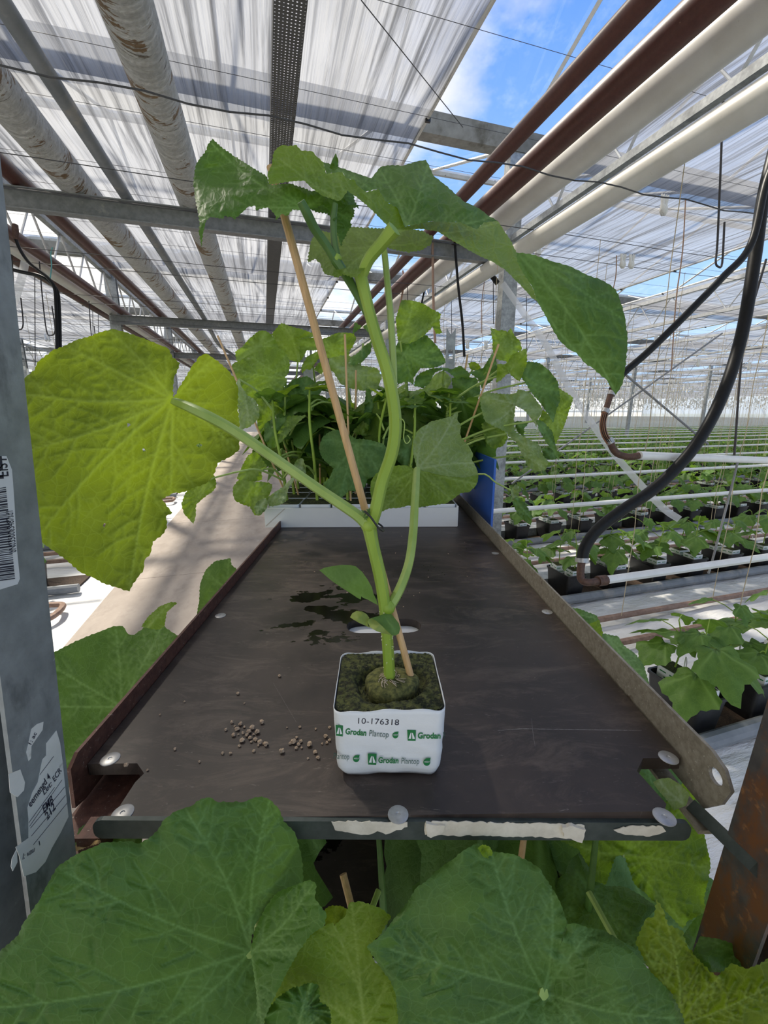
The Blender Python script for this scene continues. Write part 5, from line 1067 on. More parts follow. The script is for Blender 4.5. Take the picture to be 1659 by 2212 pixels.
tp_leaf(z3([(130, 680), (150, 650), (170, 720), (220, 800), (300, 850), (330, 930), (330, 1000), (290, 1050), (240, 1090), (170, 1110), (140, 1040), (150, 960), (130, 880)]), 1.17, LPa, z3([(150, 660)])[0], (), (0, 0), 13, False, 3.6, .008)
tp_leaf(z3([(490, 850), (560, 740), (640, 660), (760, 630), (850, 700), (900, 760), (830, 830), (780, 900), (760, 960), (680, 990), (600, 960), (530, 930)]), 1.36, LD, z3([(740, 980)])[0], (), (0, .02), 14)
tp_leaf(z3([(300, 900), (420, 880), (480, 860), (560, 930), (580, 1000), (440, 1040), (390, 1120), (380, 1180), (320, 1100)]), 1.42, LU, None, (), (0, 0), 15)
tp_leaf(z3([(380, 1060), (440, 1020), (570, 1000), (560, 1060), (480, 1260), (430, 1285), (375, 1200)]), 1.27, LD, None, (), (0, 0), 16)
tp_leaf(z3([(470, 1275), (490, 1150), (560, 1050), (590, 990), (700, 985), (745, 990), (680, 1050), (620, 1110), (550, 1200)]), 1.25, LU, z3([(740, 988)])[0], (), (0, 0), 17)
tp_leaf(z3([(95, 1700), (100, 1620), (150, 1560), (280, 1580), (380, 1580), (450, 1600), (440, 1660), (410, 1720), (390, 1830), (340, 1880), (290, 1880), (250, 1800), (180, 1780), (120, 1750)]), 1.20, LU, z3([(360, 1470)])[0], (), (0, 0), 18, True)
tp_leaf(z3([(130, 1540), (180, 1440), (230, 1340), (310, 1310), (400, 1440), (350, 1480), (360, 1560), (260, 1585), (150, 1560)]), 1.24, LU, z3([(360, 1470)])[0], (), (0, .02), 19)
tp_leaf(z3([(288, 1800), (320, 1750), (390, 1725), (412, 1780), (390, 1830), (340, 1880), (300, 1870)]), 1.16, LPa, None, (), (0, 0), 20, False, 3.4, .004, petiole=False)
tp_leaf(z3([(395, 1730), (460, 1680), (550, 1620), (640, 1530), (650, 1560), (600, 1620), (580, 1680), (570, 1760), (500, 1790), (420, 1800)]), 1.18, LPa, z3([(640, 1535)])[0], (), (0, 0), 21)
tp_leaf(z3([(640, 1430), (670, 1380), (720, 1370), (745, 1440), (750, 1500), (700, 1520), (660, 1490)]), 1.19, LPa, None, (), (0, 0), 22)
tp_leaf(z4([(0, 330), (-20, 120), (30, -50), (130, -45), (220, -20), (300, 30), (385, 75), (370, 130), (380, 210), (400, 245), (340, 255), (310, 190), (230, 270), (150, 320), (90, 340)]), 1.26, LU, z4([(20, 320)])[0], z4([(130, -40), (380, 90), (300, 190), (150, 310)]), (0, 0), 23, True)
tp_leaf(z4([(-40, 400), (0, 330), (90, 340), (170, 290), (250, 265), (330, 340), (390, 420), (430, 510), (380, 540), (300, 560), (200, 560), (140, 640), (140, 710), (80, 670), (0, 710), (-40, 600)]), 1.30, LF, z4([(60, 420)])[0], (), (.02, 0), 24)
tp_leaf(z4([(140, 720), (160, 640), (210, 600), (300, 565), (410, 555), (480, 570), (560, 540), (630, 600), (640, 660), (580, 690), (500, 640), (450, 600), (400, 575), (330, 600), (280, 700), (230, 740)]), 1.34, LD, z4([(410, 560)])[0], (), (0, 0), 25)
tp_leaf(z4([(100, 780), (230, 740), (330, 620), (400, 580), (470, 640), (480, 680), (430, 760), (330, 850), (220, 990), (150, 960), (110, 860)]), 1.38, LPa, z4([(405, 585)])[0], (), (0, .02), 26, True)
tp_leaf(z4([(480, 650), (560, 640), (700, 650), (740, 760), (720, 830), (650, 870), (560, 800), (490, 740)]), 1.36, LD, None, (), (0, 0), 27)
tp_leaf(z4([(340, 850), (430, 740), (540, 790), (660, 870), (500, 925), (400, 930)]), 1.40, LD, None, (), (0, 0), 28)
tp_leaf(z4([(640, 600), (760, 560), (850, 420), (880, 480), (890, 620), (830, 680), (750, 740), (720, 660)]), 1.42, LD, None, (), (0, 0), 29)
tp_leaf(z4([(625, 520), (670, 505), (720, 520), (740, 560), (700, 590), (650, 570)]), 1.46, LY, None, (), (0, 0), 30)
tp_leaf(z4([(830, 200), (900, 225), (930, 215), (980, 240), (1010, 200), (1040, 270), (1090, 320), (1110, 390), (1050, 430), (1010, 510), (880, 480), (850, 420), (845, 320)]), 1.30, LU, z4([(1000, 500)])[0], (), (0, 0), 31, True)
tp_leaf(z4([(890, 520), (970, 530), (1020, 440), (1150, 380), (1155, 520), (1120, 600), (1090, 680), (1040, 650), (990, 600), (930, 660), (880, 690)]), 1.26, LY, z4([(1000, 600)])[0], z4([(1145, 395), (900, 540), (1090, 660), (890, 680)]), (0, 0), 32)
tp_leaf(z4([(1140, 690), (1100, 640), (1120, 560), (1160, 500), (1270, 515), (1360, 590), (1430, 680), (1440, 740), (1450, 850), (1420, 930), (1390, 1050), (1350, 980), (1280, 880), (1200, 790)]), 1.30, LD, z4([(1142, 690)])[0], z4([(1385, 1030), (1440, 780), (1340, 590), (1180, 520), (1260, 850)]), (.02, 0), 33)
tp_leaf(z4([(1400, 720), (1440, 740), (1570, 825), (1530, 950), (1480, 1100), (1410, 1240), (1340, 1150), (1260, 1030), (1300, 930), (1380, 1000)]), 1.36, LU, z4([(1400, 740)])[0], (), (0, 0), 34)
tp_leaf(z4([(730, 820), (800, 780), (900, 790), (1060, 800), (1070, 750), (1130, 760), (1200, 800), (1290, 920), (1290, 960), (1250, 1020), (1240, 1090), (1190, 1010), (1120, 930), (1050, 900), (1040, 1000), (1040, 1090), (1060, 1150), (980, 1140), (900, 1100), (780, 1040), (750, 950)]), 1.22, LPa, z4([(1050, 885)])[0], z4([(760, 830), (1150, 790), (1280, 940), (1245, 1070), (850, 1060)]), (0, 0), 35, True, 3.6)
tp_leaf(z4([(745, 1060), (850, 1010), (960, 1140), (985, 1180), (940, 1260), (850, 1285), (790, 1230)]), 1.25, LU, z4([(965, 1145)])[0], (), (0, 0), 36, True)
tp_leaf(z4([(975, 1145), (1060, 1140), (1150, 1190), (1280, 1260), (1290, 1340), (1350, 1400), (1320, 1470), (1240, 1490), (1170, 1450), (1120, 1350), (1060, 1230)]), 1.22, LPa, z4([(975, 1148)])[0], z4([(1300, 1450), (1280, 1280)]), (0, 0), 37, True)
tp_leaf(z4([(1240, 1020), (1300, 1040), (1380, 1130), (1410, 1240), (1440, 1390), (1380, 1290), (1330, 1230), (1260, 1110)]), 1.21, LD, z4([(1245, 1030)])[0], (), (0, 0), 38)
tp_leaf(z4([(1285, 1280), (1350, 1270), (1480, 1330), (1400, 1380), (1310, 1370)]), 1.27, LD, None, (), (0, 0), 39)
tp_leaf(z4([(1040, 1040), (1100, 1035), (1170, 1050), (1130, 1100), (1125, 1180), (1070, 1130)]), 1.33, LD, None, (), (0, 0), 40)
tp_leaf(z4([(1010, 1660), (1050, 1600), (1085, 1620), (1080, 1700), (1060, 1740), (1025, 1760)]), 1.10, LPa, z4([(1005, 1655)])[0], (), (0, 0), 41, False, 3.2, .004, petiole=False)
tp_leaf(z4([(1022, 1760), (1060, 1720), (1100, 1730), (1150, 1790), (1200, 1890), (1190, 1970), (1130, 1930), (1070, 1870)]), 1.09, LD, z4([(1040, 1735)])[0], (), (0, 0), 42, False, 3.2, .006, petiole=False)
ta = [t for t in plants if abs(t[0]-pos[5][0]) < .02 and t[1] < 1.3][0][2]
stem_part([ORG[ta.name]+Vector((.01, 0, .02)), Pz(*z4([(720, 1510)])[0], 1.14), Pz(*z4([(880, 1590)])[0], 1.11), Pz(*z4([(1010, 1655)])[0], 1.10)], [.0026, .0024, .0022, .002], M['petiole'], ta, 'petiole', .06, 8, 4)
tp_leaf(z4([(-40, 1350), (0, 1230), (60, 1170), (130, 1130), (180, 1150), (150, 1250), (130, 1350), (130, 1430), (60, 1440), (0, 1400)]), 1.28, LD, None, (), (0, 0), 43)
tp_leaf(z4([(250, 940), (330, 920), (450, 930), (560, 940), (560, 1010), (480, 1000), (400, 1010), (300, 1010), (200, 1120), (130, 1110), (180, 1000)]), 1.36, LD, None, (), (0, 0), 44)
tp_leaf([(392, 1090), (398, 1110), (418, 1132), (423, 1115), (424, 1090), (440, 1075), (462, 1060), (468, 1045), (460, 1022), (445, 1030), (420, 1045), (400, 1065)], 1.14, LY, (447, 1038), (), (0, 0), 45, True, 3.2, .004, petiole=False)
tb = plants[0][2]
stem_part([ORG[tb.name]+Vector((0, 0, .06)), Pz(560, 1015, 1.20), Pz(520, 1018, 1.17), Pz(470, 1030, 1.15), Pz(448, 1038, 1.142)], [.003, .0028, .0026, .0026, .0024], M['petiole'], tb, 'petiole', .06, 8, 4)
# foliage between and behind them
rs = random.Random(123)
for (x, y, t) in plants:
    for q in range(6 if y > 1.3 else 3):
        T = stemtop[t.name]; B = ORG[t.name]; f = rs.uniform(.38, 1.0); A = B.lerp(T, f); a = rs.uniform(0, 6.28) if y > 1.4 else rs.uniform(.5, 2.6); L_ = rs.uniform(.05, .09); J = A+Vector((math.cos(a)*L_, math.sin(a)*L_*.6+(.03 if y < 1.3 else 0), rs.uniform(0, .05)))
        J.x = min(.27, max(-.31, J.x))
        if J.z > 1.50: J.z = 1.50
        m = LMB(); gen_leaf(m, J, (math.cos(a), math.sin(a), rs.uniform(-.9, -.2)), (rs.uniform(-.3, .3), rs.uniform(-.5, .2), 1), rs.uniform(.14, .19), rs, .5, 6, 44)
        m.build('leaf', rs.choice([LF, LD, LD, LU]), t, sharp=None); stem_part([A, (A+J)/2+EZ*.008, J], [.003, .0028, .0025], M['petiole'], t, 'petiole', .06, 8, 3)
for (x, y, t) in plants:
    T = stemtop[t.name]
    for q in range(3):
        a = rs.uniform(0, 6.28); m = LMB(); gen_leaf(m, T-EZ*.004*q, (math.cos(a), math.sin(a), rs.uniform(.1, 1.1)), (-math.cos(a)*.6, -math.sin(a)*.6, 1), rs.uniform(.045, .085), rs, .4, 4, 28); m.build('leaf', rs.choice([LY, LU, LF]), t, sharp=None)
# stakes in the tray
for i, (xb, yb, xt, yt, y0, lb) in enumerate(((758, 1088, 745, 722, 1.27, 'thin bamboo stake upright in the white tray just right of the long stake'), (768, 1000, 769, 800, 1.38, 'thin bamboo stake in the middle of the white tray'), (625, 1085, 470, 725, 1.30, 'tilted bamboo stake leaning left out of the white tray'), (1000, 965, 1077, 744, 1.30, 'bamboo stake leaning right over the right end of the tray'), (645, 1070, 612, 950, 1.37, 'short bamboo stake among the stems at the left of the tray'), (692, 1060, 690, 930, 1.40, 'upright bamboo stake behind the broad dark tray leaf'), (990, 900, 1010, 766, 1.50, 'bamboo stake tip far back at the right of the tray'))):
    a, b = PY(xb, yb, y0), PY(xt, yt, y0); d = (a-b).normalized(); a = b+d*((b.z-TTZ-.05)/max(.2, -d.z)); mb = MB(); mb.tube([a, b], .0030, 8); tag(mb.build('bamboo_stake', M['bamboo']), lb, 'plant stake', 'stakes in the tray')
# ------------------------------------------------------------------ crop rows
VR = lambda k: 1.10+1.38*k
NR = 12
def gtube(u0, u1, v, z, r, n=8, step=2.0):
    m = max(1, int(abs(u1-u0)/step)); mb = MB(); mb.tube([GW(u0+(u1-u0)*i/m, v, z) for i in range(m+1)], r, n); return mb
ORD = ['front', 'second', 'third', 'fourth', 'fifth', 'sixth', 'seventh', 'eighth', 'ninth', 'tenth', 'eleventh', 'twelfth']
for k in range(NR):
    far = min(58, 4+5*k)+3
    lab = ORD[k]+' crop row from the camera'
    tag(gtube(1.62, far, VR(k)-.01, .045, .036, 10).build('drain_pipe', M['drain']), 'grey drain pipe along the %s on the right' % lab, 'pipe', 'drain pipes')
    tag(gtube(1.50 if k else 2.0, far, VR(k)+.33, .70, .0185, 10).build('growing_pipe', M['white_pipe2']) if k else gtube(1.44, 9, 1.43, .705, .019, 10).build('growing_pipe', M['white_pipe2']), 'white growing pipe hanging above the %s on the right' % lab, 'pipe', 'growing pipes')
    r_ = MB(); a, b = VR(k)+.75, VR(k)+1.03; u0 = 1.56
    r_.tube([GW(far, a, .05), GW(u0+.1, a, .05)]+smoothpts([GW(u0+.1, a, .05), GW(u0+.02, a+.03, .05), GW(u0, (a+b)/2, .05), GW(u0+.02, b-.03, .05), GW(u0+.1, b, .05)], 4)[1:]+[GW(far, b, .05)], .021, 8)
    tag(r_.build('heating_rail', M['rail']), 'rusty heating rail loop behind the %s on the right' % lab, 'rail', 'heating rails')
    if k >= 1:
        mb = MB(); mb.gbox(1.7, far, VR(k)+.28, VR(k)+.42, .0, .10); tag(mb.build('floor_gutter', M['galv'], smooth=False), 'galvanized floor gutter behind the %s on the right' % lab, 'gutter', 'floor gutters')
    mb = MB(); mb.gbox(1.66, far, VR(k)+.03, VR(k)+.27, .0, .014); tag(mb.build('row_bed', M['soil'], smooth=False), 'dark strip of soiled ground under the %s on the right' % lab, 'ground strip', 'row beds')
    if 1 <= k <= 8:
        fl = -10-4*k
        tag(gtube(-1.55, fl, VR(k)-.01, .045, .036, 10).build('drain_pipe', M['drain']), 'grey drain pipe along the %s on the left' % lab, 'pipe', 'drain pipes')
        r_ = MB(); u0 = -1.50
        r_.tube([GW(fl, a, .06), GW(u0-.1, a, .06)]+smoothpts([GW(u0-.1, a, .06), GW(u0-.02, a+.03, .06), GW(u0, (a+b)/2, .06), GW(u0-.02, b-.03, .06), GW(u0-.1, b, .06)], 4)[1:]+[GW(fl, b, .06)], .022, 8)
        tag(r_.build('heating_rail', M['rail']), 'rusty heating rail loop behind the %s on the left' % lab, 'rail', 'heating rails')
        tag(gtube(-1.6, fl, VR(k)+.33, .70, .0185, 8).build('growing_pipe', M['white_pipe2']), 'white growing pipe hanging above the %s on the left' % lab, 'pipe', 'growing pipes')
        mb = MB(); mb.gbox(fl, -1.6, VR(k)+.03, VR(k)+.40, .0, .014); tag(mb.build('row_bed', M['soil'], smooth=False), 'dark strip of soiled ground under the %s on the left' % lab, 'ground strip', 'row beds')
# far growing pipes as one mass of lines
mb = MB()
for k in range(NR, 40):
    mb.add([GW(a, VR(k)+.33, z) for z in (.665, .735) for a in (-40, 60)], [(0, 1, 3, 2)])
    mb.add([GW(a, VR(k)+.33+d, .705) for d in (0, .04) for a in (-40, 60)], [(0, 1, 3, 2)])
tag(mb.build('growing_pipe', M['white_pipe2'], smooth=False), 'white growing pipes of the farthest crop rows near the horizon', 'pipes', None, 'stuff')
# bucket, block and plant prototypes around their own origin
def bucket_proto():
    t = thing('plant_bucket', 'x', 'bucket', (0, 0, 0), 'black plant buckets'); mb = MB()
    a, b, h = .085, .135, .20
    def ring(s, z): return [(x, y, z) for x, y in rrect(-a*s, a*s, -b*s, b*s, .02, 3, 1)]
    P = [ring(.86, 0), ring(1, h-.015), ring(1.05, h-.015), ring(1.05, h), ring(.97, h), ring(.95, h-.05)]; n = len(P[0])
    mb.v = [Vector(p) for r in P for p in r]; mb.f = [(i*n+q, i*n+(q+1) % n, (i+1)*n+(q+1) % n, (i+1)*n+q) for i in range(5) for q in range(n)]+[tuple(range(n))[::-1]]; mb.m = [0]*len(mb.f)
    mb.build('bucket_body', M['black_plastic'], t, sharp=40); m2 = MB(); m2.add([Vector((*p[:2], h-.035)) for p in ring(.955, 0)], [tuple(range(n))]); m2.build('soil', M['soil'], t); return t
def block_proto():
    t = thing('rockwool_block', 'x', 'growing block', (0, 0, 0), 'blocks in the buckets'); mb = MB(); mb.box((0, 0, .0325), (.098, .098, .065)); mb.build('film_wrap', M['film'], t, smooth=False)
    m2 = MB(); m2.box((0, 0, .0655), (.090, .090, .001)); m2.lathe([(.026, .0), (.024, .004), (.012, .006)], (0, 0, .066), 12); m2.build('mossy_top', M['moss'], t, smooth=False)
    m3 = MB()
    for (x, z, w) in ((-.028, .046, .03), (.02, .046, .034), (-.005, .020, .036)): m3.box((x, -.0493, z), (w, .0004, .006)); m3.box((.0493, x, z), (.0004, w, .006)); m3.box((-.0493, x, z), (.0004, w, .006))
    o = m3.build('printed_pattern', M['ink_green'], t, smooth=False); o['kind'] = 'stuff'; return t
def plant_geo(seed, n, rings, single, lowstem=6):
    rs = random.Random(seed); H = rs.uniform(.20, .28); parts = []; st_ = MB(); pts = [Vector((0, 0, 0)), Vector((rs.uniform(-.01, .01), rs.uniform(-.01, .01), H*.5)), Vector((rs.uniform(-.03, .03), rs.uniform(-.03, .03), H))]
    st_.tube(smoothpts(pts, 2), lerpr([.0042, .004, .0026], 2), lowstem, cap=False); nl = 6; a0 = rs.uniform(0, 6)
    for i in range(nl):
        f = .3+.7*i/(nl-1); A = pts[0].lerp(pts[1], f*2) if f < .5 else pts[1].lerp(pts[2], f*2-1); a = a0+i*2.45+rs.uniform(-.3, .3); L_ = (.085 if i < nl-1 else .03)*rs.uniform(.8, 1.25); J = A+Vector((math.cos(a)*L_, math.sin(a)*L_, L_*rs.uniform(.2, .7)))
        m = LMB(); gen_leaf(m, J, (math.cos(a), math.sin(a), rs.uniform(-.65, -.05)), (rs.uniform(-.2, .2), rs.uniform(-.2, .2), 1), (.155 if i < nl-2 else .10)*rs.uniform(.85, 1.15), rs, .55, rings, n)
        pt = MB(); pt.tube([A, (A+J)/2+EZ*.008, J], [.0026, .0023, .002], 5 if n < 24 else 6, cap=False); parts.append((m, pt))
    return st_, parts
def plant_proto(seed):
    t = thing('cucumber_plant', 'x', 'plant', (0, 0, 0), 'young plants in the buckets'); s_, parts = plant_geo(seed, 36, 5, False); s_.build('main_stem', M['stem'], t)
    for m, pt in parts: m.build('leaf', M['leaf_bed'], t, sharp=None); pt.build('petiole', M['stem'], t)
    return t
def plant_single(seed, n, rings):
    s_, parts = plant_geo(seed, n, rings, True, 4); mb = LMB()
    def app(o, mi):
        b = len(mb.v); mb.v += o.v; mb.f += [tuple(i+b for i in f) for f in o.f]; mb.m += [mi]*len(o.f); mb.attr += (o.attr or [0.0]*len(o.v)); mb.uv += (o.uv or [(0, 0)]*len(o.v))
    app(s_, 1)
    for m, pt in parts: app(m, 0); app(pt, 1)
    return mb
rs = random.Random(41)
bk, bl = bucket_proto(), block_proto(); pp = [plant_proto(100+i) for i in range(5)]; used = set()
def place(proto, loc, rz, label, scale=1.0):
    if proto.name in used: return dup(proto, loc, rz, label, scale)
    used.add(proto.name); proto.location = loc; proto.rotation_euler = (0, 0, rz); proto['label'] = label; proto.scale = (scale,)*3; return proto
single_me = []
for i in range(6):
    mb = plant_single(200+i, 18, 3); o = mb.build('cucumber_plant', [M['leaf_bed'], M['stem']], None, org=(0, 0, 0), sharp=None); single_me.append(o)
sused = set()
def place_single(i, loc, rz, sc, label):
    o = single_me[i]
    if i in sused: o = o.copy(); COL.objects.link(o)
    sused.add(i); o.location = loc; o.rotation_euler = (0, 0, rz); o.scale = (sc,)*3; tag(o, label, 'plant', 'young plants in the buckets'); return o
def tw_mesh(seed, L):
    r_ = random.Random(seed); mb = MB(); n = 9; mb.tube([Vector((r_.uniform(-.012, .012)*(0 < i < n), r_.uniform(-.012, .012)*(0 < i < n), -L*i/n)) for i in range(n+1)], .0021, 5); return mb
tw = [tw_mesh(i, 2.30).build('twine', M['twine'], None, org=(0, 0, 0)) for i in range(4)]; twu = set()
def place_tw(i, p, label):
    o = tw[i]
    if i in twu: o = o.copy(); COL.objects.link(o)
    twu.add(i); o.location = p; tag(o, label, 'twine', 'hanging twines'); return o
NTH = ['first', 'second', 'third', 'fourth', 'fifth', 'sixth', 'seventh', 'eighth', 'ninth', 'tenth']
KI = 7; counts = {0: 4, 1: 8, 2: 14, 3: 19, 4: 24, 5: 29, 6: 34}
far_pl, far_bk, far_tw = [], [], []
def spacing(k): return .375 if k == 0 else .43
for k in range(40):
    for side in (1, -1):
        if side == -1 and (k < 1): continue
        nmax = counts.get(k, min(125, int((VR(k)*1.85+3)/.43))) if side == 1 else (min(6+2*k, 70) if k < 5 else min(6+3*k, 80))
        for i in range(nmax):
            u = 1.835+spacing(k)*i if side == 1 else -1.95-.43*i; vc = VR(k)+.16
            ind = side == 1 and k < KI or side == -1 and k < 4 and i < 6
            sd = 'right' if side == 1 else 'left'
            if k < 2 and side == 1: bn = '%s bucket from the trolley in the %s crop row' % (NTH[i], ORD[k])
            else: bn = None
            if ind: place(bk, GW(u, vc, .014), GA, 'black bucket, the '+bn if bn else 'black bucket in a crop row farther back on the '+sd)
            else: far_bk.append((u, vc))
            for q in (0, 1):
                v = vc+(-.068 if q == 0 else .068); p = GW(u+rs.uniform(-.02, .02), v, .179); rz = GA+rs.uniform(-.15, .15)
                if ind:
                    w_ = 'front' if q == 0 else 'rear'
                    place(bl, p, rz, ('white block, %s in the %s' % (w_, bn)) if bn else 'white wrapped block in a bucket farther back on the '+sd)
                if ind and bn: place(pp[(i*2+q+k) % 5], p+EZ*.0685, rs.uniform(0, 6.28), 'young plant in the %s block, %s' % (w_, bn), rs.uniform(.95, 1.15))
                elif ind: place_single(rs.randrange(6), p+EZ*.0685, rs.uniform(0, 6.28), rs.uniform(.95, 1.2), 'young cucumber plant in a crop row farther back on the '+sd)
                else:
                    if q == 0 or k < 14: far_pl.append((p+EZ*.06, rs.uniform(0, 6.28), rs.uniform(1.0, 1.3)))
            if k < 5 and side == 1:
                tp = GW(u+rs.uniform(-.12, .12), VR(k)+(.25 if i % 2 else .62), 2.62)
                if (tp-Vector((0, 0, 2.62))).length > 1.5:
                    if k < 2: place_tw(rs.randrange(4), tp, 'jute twine above the %s' % bn)
                    else: place_tw(rs.randrange(4), tp, 'jute twine hanging from the crop wires over the rows farther back')
            elif k < 22 and i % 2 == 0: far_tw.append(GW(u+rs.uniform(-.1, .1), VR(k)+rs.choice((.25, .62)), 2.62))
# the uncountable rest
fa = [plant_single(300+i, 9, 2) for i in range(4)]; VV, FF, MM, AT, UV = [], [], [], [], []; b = 0
arr = [(np.array([tuple(p) for p in m.v]), m.f, m.m, m.attr, m.uv) for m in fa]
for q, (p, a, sc) in enumerate(far_pl):
    v, f, mm, at, uv = arr[q % 4]; c, s_ = math.cos(a)*sc, math.sin(a)*sc; R_ = np.array([[c, -s_, 0], [s_, c, 0], [0, 0, sc]]); VV.append(v@R_.T+np.array(p)); FF += [tuple(i+b for i in g) for g in f]; MM += mm; AT += at; UV += uv; b += len(v)
mb = MB(); mb.v = [Vector(p) for p in np.vstack(VV)]; mb.f = FF; mb.m = MM; mb.attr = AT; mb.uv = UV
tag(mb.build('cucumber_plants', [M['leaf_bed'], M['stem']], None, org=(0, 0, 0), sharp=None), 'mass of young cucumber plants in the distant crop rows', 'plants', None, 'stuff')
mb = MB()
for (u, v) in far_bk: mb.gbox(u-.085, u+.085, v-.13, v+.13, .014, .20); mb.gbox(u-.05, u+.05, v-.11, v+.11, .20, .24, 1)
tag(mb.build('plant_buckets', [M['black_plastic'], M['film']], None, org=(0, 0, 0), smooth=False), 'black buckets of the distant crop rows', 'buckets', None, 'stuff')
mb = MB()
for p in far_tw: mb.tube([p, p-EZ*2.3], .0026, 3, False)
tag(mb.build('twines', M['twine'], None, org=(0, 0, 0)), 'pale twines hanging over the distant crop rows', 'twines', None, 'stuff')
mb = MB(); r_ = random.Random(9)
for q in range(9000):
    v = r_.uniform(12, 50); u = r_.uniform(-.75, 1.6)*v*.95+r_.choice((-2.2, 2.4)); u = u if abs(u-0) > 2 else u+4*math.copysign(1, u)
    z = r_.choice((2.6, 2.5, 2.4, 2.2, 2.0, 1.8))+r_.uniform(-.15, .1); s_ = r_.uniform(.03, .085); mb.box(GW(u, v, z), (s_*.7, s_*.5, s_*1.6), (EU, EV, EZ))
tag(mb.build('hanging_clips', M['whitebits'], None, org=(0, 0, 0), smooth=False), 'clutter of white clips hanging on the far crop wires', 'clips', None, 'stuff')
# white twine spools hung in pairs on the near wires
def clip_proto():
    t = thing('hanging_clips', 'x', 'clips', (0, 0, 0), 'white clip bundles on the wires')
    for i, (dx, a) in enumerate(((-.028, .3), (-.008, -.1), (.012, .15), (.030, -.3))):
        mb = MB(); n = 8; ax = Vector((math.sin(a)*.5, .1*(i-1.5), -1)).normalized()
        mb.lathe([(.004, 0), (.006, .012), (.010, .05), (.018, .085), (.014, .10), (.006, .112)], (dx, 0, 0), 8, axis=ax); mb.build('clip', M['whitebits'], t, sharp=None)
    return t
cp = clip_proto()
for (px, py, zc, lb, sc) in ((1437, 420, 2.62, 'white clip bundle on the wire right of the big crown leaf tip, the nearest', 1.0), (1347, 548, 3.1, 'white clip bundle hanging left on the second wire above the drooping leaf', .85), (1366, 549, 3.1, 'white clip bundle hanging right on the second wire above the drooping leaf', .85), (1163, 524, 3.35, 'white clip bundle beside the near steel column', .9), (1640, 470, 2.75, 'white clip bundle behind the thick black hose', 1.0), (1418, 725, 6.0, 'white clip bundle above the upper black hose', 1.1), (1522, 738, 6.0, 'white clip bundle under the second lattice truss', 1.1), (1010, 735, 6.0, 'white clip bundle left of the near column above the tray plants', 1.0), (1050, 735, 6.0, 'white clip bundle just left of the near column', 1.0), (100, 720, 5.5, 'white clip bundle at the far left behind the black hoses', .9), (1510, 775, 8, 'white clip bundle far off between the black hoses', 1.3), (1620, 782, 8, 'white clip bundle far off right of the thick hose', 1.3)):
    place(cp, Pz(px, py, zc), .3, lb, sc)
# hoses and fittings on the right
def hose(px, r, m, name, label, cat, k=6):
    pts = [Pz(*p) for p in px]; mb = MB(); mb.tube(smoothpts(pts, k), r, 14); return tag(mb.build(name, m), label, cat) if label else mb
hose([(1720, 60, 1.95), (1690, 250, 1.95), (1650, 420, 1.95), (1630, 560, 1.95), (1603, 720, 1.95), (1560, 855, 1.94), (1500, 965, 1.93), (1420, 1050, 1.93), (1340, 1105, 1.92), (1290, 1145, 1.92), (1264, 1182, 1.92), (1257, 1212, 1.92)], .0255, M['hose'], 'rubber_hose', 'thick black hose curving down to the low white pipe on the right', 'hose', 8)
hose([(1730, 240, 1.86), (1660, 380, 1.86), (1622, 528, 1.86), (1560, 600, 1.86), (1480, 682, 1.86), (1400, 760, 1.86), (1345, 808, 1.86), (1322, 842, 1.86)], .0150, M['hose'], 'rubber_hose', 'thinner black hose running behind the drooping leaf tip', 'hose', 8)
ft = thing('pipe_fitting', 'rusty elbow with copper banded hose below the drooping leaf tip', 'fitting', Pz(1315, 950, 1.86))
for nm, px, r, m in (('hose_tail', [(1322, 842, 1.86), (1316, 862, 1.86), (1308, 888, 1.86)], .0125, M['rustfit']), ('hose_clamp', [(1323, 846, 1.86), (1320, 854, 1.86)], .017, M['washer']), ('hose_clamp', [(1310, 884, 1.86), (1306, 892, 1.86)], .017, M['washer']), ('copper_band', [(1307, 890, 1.86), (1302, 915, 1.86), (1306, 938, 1.86), (1318, 958, 1.86)], .0135, M['copper']), ('hose_clamp', [(1314, 948, 1.86), (1320, 958, 1.86)], .017, M['washer']), ('elbow', [(1318, 955, 1.86), (1326, 972, 1.86), (1338, 982, 1.86), (1360, 987, 1.86), (1380, 984, 1.86)], .0145, M['rustfit'])):
    mb = MB(); P = [Pz(*p) for p in px]; mb.tube(smoothpts(P, 4) if len(P) > 2 else P, r, 12); mb.build(nm, m, ft)
for q in range(3):
    mb = MB(); mb.tube(smoothpts([Pz(1307-4+q*4.5, 892, 1.845), Pz(1302-4+q*4.5, 915, 1.845), Pz(1306-4+q*4.5, 938, 1.845), Pz(1317-4+q*4, 955, 1.845)], 4), .0018, 6); mb.build('dark_stripe', M['hose'], ft)
mb = MB(); a, b = Pz(1380, 984, 1.86), Pz(1592, 992, 2.26); mb.tube([a, a+(b-a)*4], .0185, 12); tag(mb.build('growing_pipe', M['white_pipe2']), 'white pipe with dark specks hung highest on the right, fed by the thinner hose', 'pipe')
ft = thing('pipe_fitting', 'rusty elbow joining the thick black hose to the low white pipe', 'fitting', Pz(1258, 1240, 1.92)); e0 = GW(1.44, 1.43, .705)
for nm, P, r, m in (('hose_clamp', [Pz(1257, 1205, 1.92), Pz(1257, 1214, 1.92)], .029, M['washer']), ('elbow', [Pz(1257, 1210, 1.92), Pz(1254, 1235, 1.92), Pz(1256, 1252, 1.92), Pz(1270, 1258, 1.91), e0+EU*.01], .0165, M['rustfit']), ('pipe_socket', [e0-EU*.035, e0+EU*.012], .0235, M['rustfit'])):
    mb = MB(); mb.tube(smoothpts(P, 4) if len(P) > 2 else P, r, 12); mb.build(nm, m, ft)
def rod(px, r, m, label, name='hanger_hook'):
    mb = MB(); mb.tube(smoothpts([Pz(*p) for p in px], 4), r, 6); tag(mb.build(name, m), label, 'hook', 'hanger hooks')
